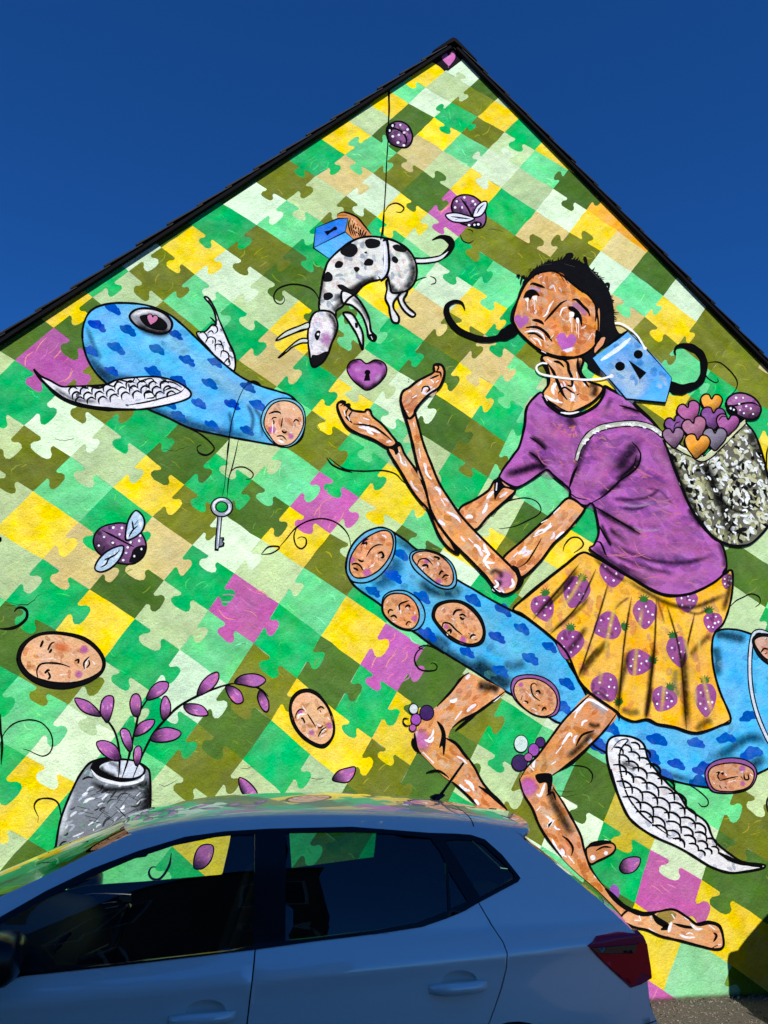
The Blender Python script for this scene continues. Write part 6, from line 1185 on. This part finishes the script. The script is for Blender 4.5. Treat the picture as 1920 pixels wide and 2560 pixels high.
# mirrors
for sg in (-1, 1):
    v = []; f = []; nu, nv = 14, 10
    for i in range(nv + 1):
        a = -pi / 2 + pi * i / nv
        for j in range(nu):
            b = 2 * pi * j / nu; cx_, cy_, cz_ = cos(a) * cos(b), cos(a) * sin(b), sin(a)
            pw = lambda q, e: math.copysign(abs(q) ** e, q)
            v.append((-.765 + .10 * pw(cx_, .7), sg * (1.0 + .125 * pw(cy_, .55)), .925 + .088 * pw(cz_, .6)))
    for i in range(nv):
        for j in range(nu): f.append((i * nu + j, i * nu + (j + 1) % nu, (i + 1) * nu + (j + 1) % nu, (i + 1) * nu + j))
    mm = MB(); mm.add(v, f); mm.build('door_mirror', M_TRIM, car, smooth=True)
    MB().prism([(-.84, .85), (-.72, .85), (-.74, .90), (-.83, .90)], 1, sg * .80, sg * .97).build('mirror_arm', M_TRIM, car, bevel=.008)
# roof aerial
ab = on_plane(*pts('G 345,832')[0], YC); at_ = on_plane(*pts('G 505,588')[0], YC)
zr = smooth(ZC, ab.x)
ae = MB().tube([(ab.x - .03, 0, zr - .004), (ab.x - .005, 0, zr + .012), (ab.x + .03, 0, zr + .022), (ab.x + .045, 0, zr + .026)], [.028, .022, .012, .006], 10)
ae.tube([(ab.x + .005, 0, zr + .01), (ab.x + .04, 0, zr + .05), (at_.x + .01, 0, at_.z)], [.010, .0085, .007], 8); ae.build('aerial', M_TRIM, car, smooth=True)
# wheels
def wheel(x, sg):
    def lathe(prof, n=32):
        v = []; f = []
        for r, y in prof: v += [(x + r * cos(2 * pi * k / n), sg * y, .285 + r * sin(2 * pi * k / n)) for k in range(n)]
        for i in range(len(prof) - 1):
            for k in range(n): f.append((i * n + k, i * n + (k + 1) % n, (i + 1) * n + (k + 1) % n, (i + 1) * n + k))
        return v, f
    t = MB().add(*lathe([(.200, .86), (.235, .872), (.268, .865), (.285, .84), (.285, .70), (.265, .665), (.200, .67)])).build('tyre', M_RUBBER, car, smooth=True)
    MB().add(*lathe([(.03, .835), (.06, .845), (.185, .842), (.203, .858), (.203, .68), (.05, .70)])).build('wheel_rim', M_CHROME, t, smooth=True)
    for k in range(5):
        a = 2 * pi * k / 5; MB().tube([(x + .05 * cos(a), sg * .848, .285 + .05 * sin(a)), (x + .185 * cos(a), sg * .850, .285 + .185 * sin(a))], [.03, .022], 8).build('spoke', M_CHROME, t, smooth=True)
    MB().add(*lathe([(.318, .84), (.325, .60), (.27, .45)])).build('wheel_arch_liner', M_RUBBER, car, smooth=True)
for x in (RW, FW):
    for sg in (-1, 1): wheel(x, sg)
# ------------------------------------------------------------------ second parked car beyond the right edge of view; its shadow falls on the wall
def copy_tree(o, parent=None, swap=None):
    c = o.copy(); COL.objects.link(c); c.parent = parent
    if swap and c.type == 'MESH' and c.data.materials and c.data.materials[0] == swap[0]:
        c.material_slots[0].link = 'OBJECT'; c.material_slots[0].material = swap[1]
    for ch in [q for q in COL.objects if q.parent == o]: copy_tree(ch, c, swap)
    return c
car2 = copy_tree(car, None, (M_SILVER, M_BLUEC))
car2.scale = (1, 1, 1.2); car2.location = (5.86, -1.70, 0); car2.rotation_euler = (0, 0, pi)
car2['label'] = 'dark hatchback parked beyond the right edge, only its shadow showing on the wall'; car2['category'] = 'car'

# ------------------------------------------------------------------ house across the street, seen mirrored in the car and shading it
M_BRICK = simple('brown_brick', (0.16, 0.11, 0.085), 0.9, var=0.25, vscale=14, bump=.3, bscale=30)
M_ROOF2 = simple('grey_roof', (0.05, 0.05, 0.055), 0.8, var=.3, vscale=10)
hx0, hx1, hy, hz = -13.0, 1.9, -11.0, 9.35
opp = empty('opposite_house', ((hx0 + hx1) / 2, hy, 0), label='brown brick house across the street, mirrored in the car windows', category='house')
def oc(o): o.parent = opp; o.matrix_parent_inverse = Matrix.Translation((-(hx0 + hx1) / 2, -hy, 0)); return o
oc(MB().box((hx0, hy - 8, 0), (hx1, hy, hz)).build('wall', M_BRICK))
r2 = oc(MB().prism([(hy + .18, hz + .01), (hy + .18, hz + .12), (hy - 4, hz + 2.6), (hy - 8.2, hz + .12), (hy - 8.2, hz + .01)], 0, hx0 - .2, hx1 + .15).build('roof', M_ROOF2))
ch = oc(MB().box((-1.9, hy - 6.8, hz + .6), (-1.0, hy - 5.9, hz + 2.9)).build('chimney', M_BRICK))
for x in (-1.7, -1.2): oc(MB().tube([(x, hy - 6.4, hz + 2.9), (x, hy - 6.4, hz + 3.4)], [.16, .12], 10).build('chimney_pot', M_BRICK))
M_PANE = simple('dark_pane', (.02, .025, .03), .05, spec=.6); M_FRAMEW = simple('white_frame', (.7, .7, .68), .5)
for zi in (1.0, 3.9, 6.7):
    for k in range(5):
        x = hx0 + 1.4 + k * 3.0
        fr = oc(MB().box((x, hy - .02, zi), (x + 1.2, hy + .03, zi + 1.6)).build('window', M_FRAMEW))
        for i in (0, 1): oc(MB().box((x + .07 + i * .56, hy + .031, zi + .08), (x + .57 + i * .56, hy + .04, zi + 1.52)).build('pane', M_PANE))

# ------------------------------------------------------------------ grit at the foot of the wall
gr = random.Random(12); m = MB()
for _ in range(2600):
    x, y = gr.uniform(1.8, 5.2), -abs(gr.gauss(0, .55)) - .005
    if y < -1.8: continue
    s_ = gr.uniform(.003, .010) * (1.4 if y > -.08 else 1); c_ = (x, y, s_ * .4); q = [Vector((gr.uniform(-1, 1), gr.uniform(-1, 1), gr.uniform(-.6, .9))).normalized() * s_ for _ in range(5)]
    m.add([Vector(c_) + v for v in q], [(0, 1, 2), (0, 2, 3), (0, 3, 4), (0, 4, 1), (1, 4, 3, 2)])
m.build('gravel', simple('grit', (0.24, 0.20, 0.15), 0.95, var=.5, vscale=70), None, kind='stuff', label='loose brown grit at the foot of the wall', category='gravel')
f = Fig('splash_stain', .0034)
f.soft([wall_px(XL + .1 + .1 * i, .004 + .012 * noise.noise((i * .37, 0, 3))) for i in range(int((XR - XL - .2) / .1))], 26, (96, 82, 62), .75, smooth=False, ends=False)
f.build()
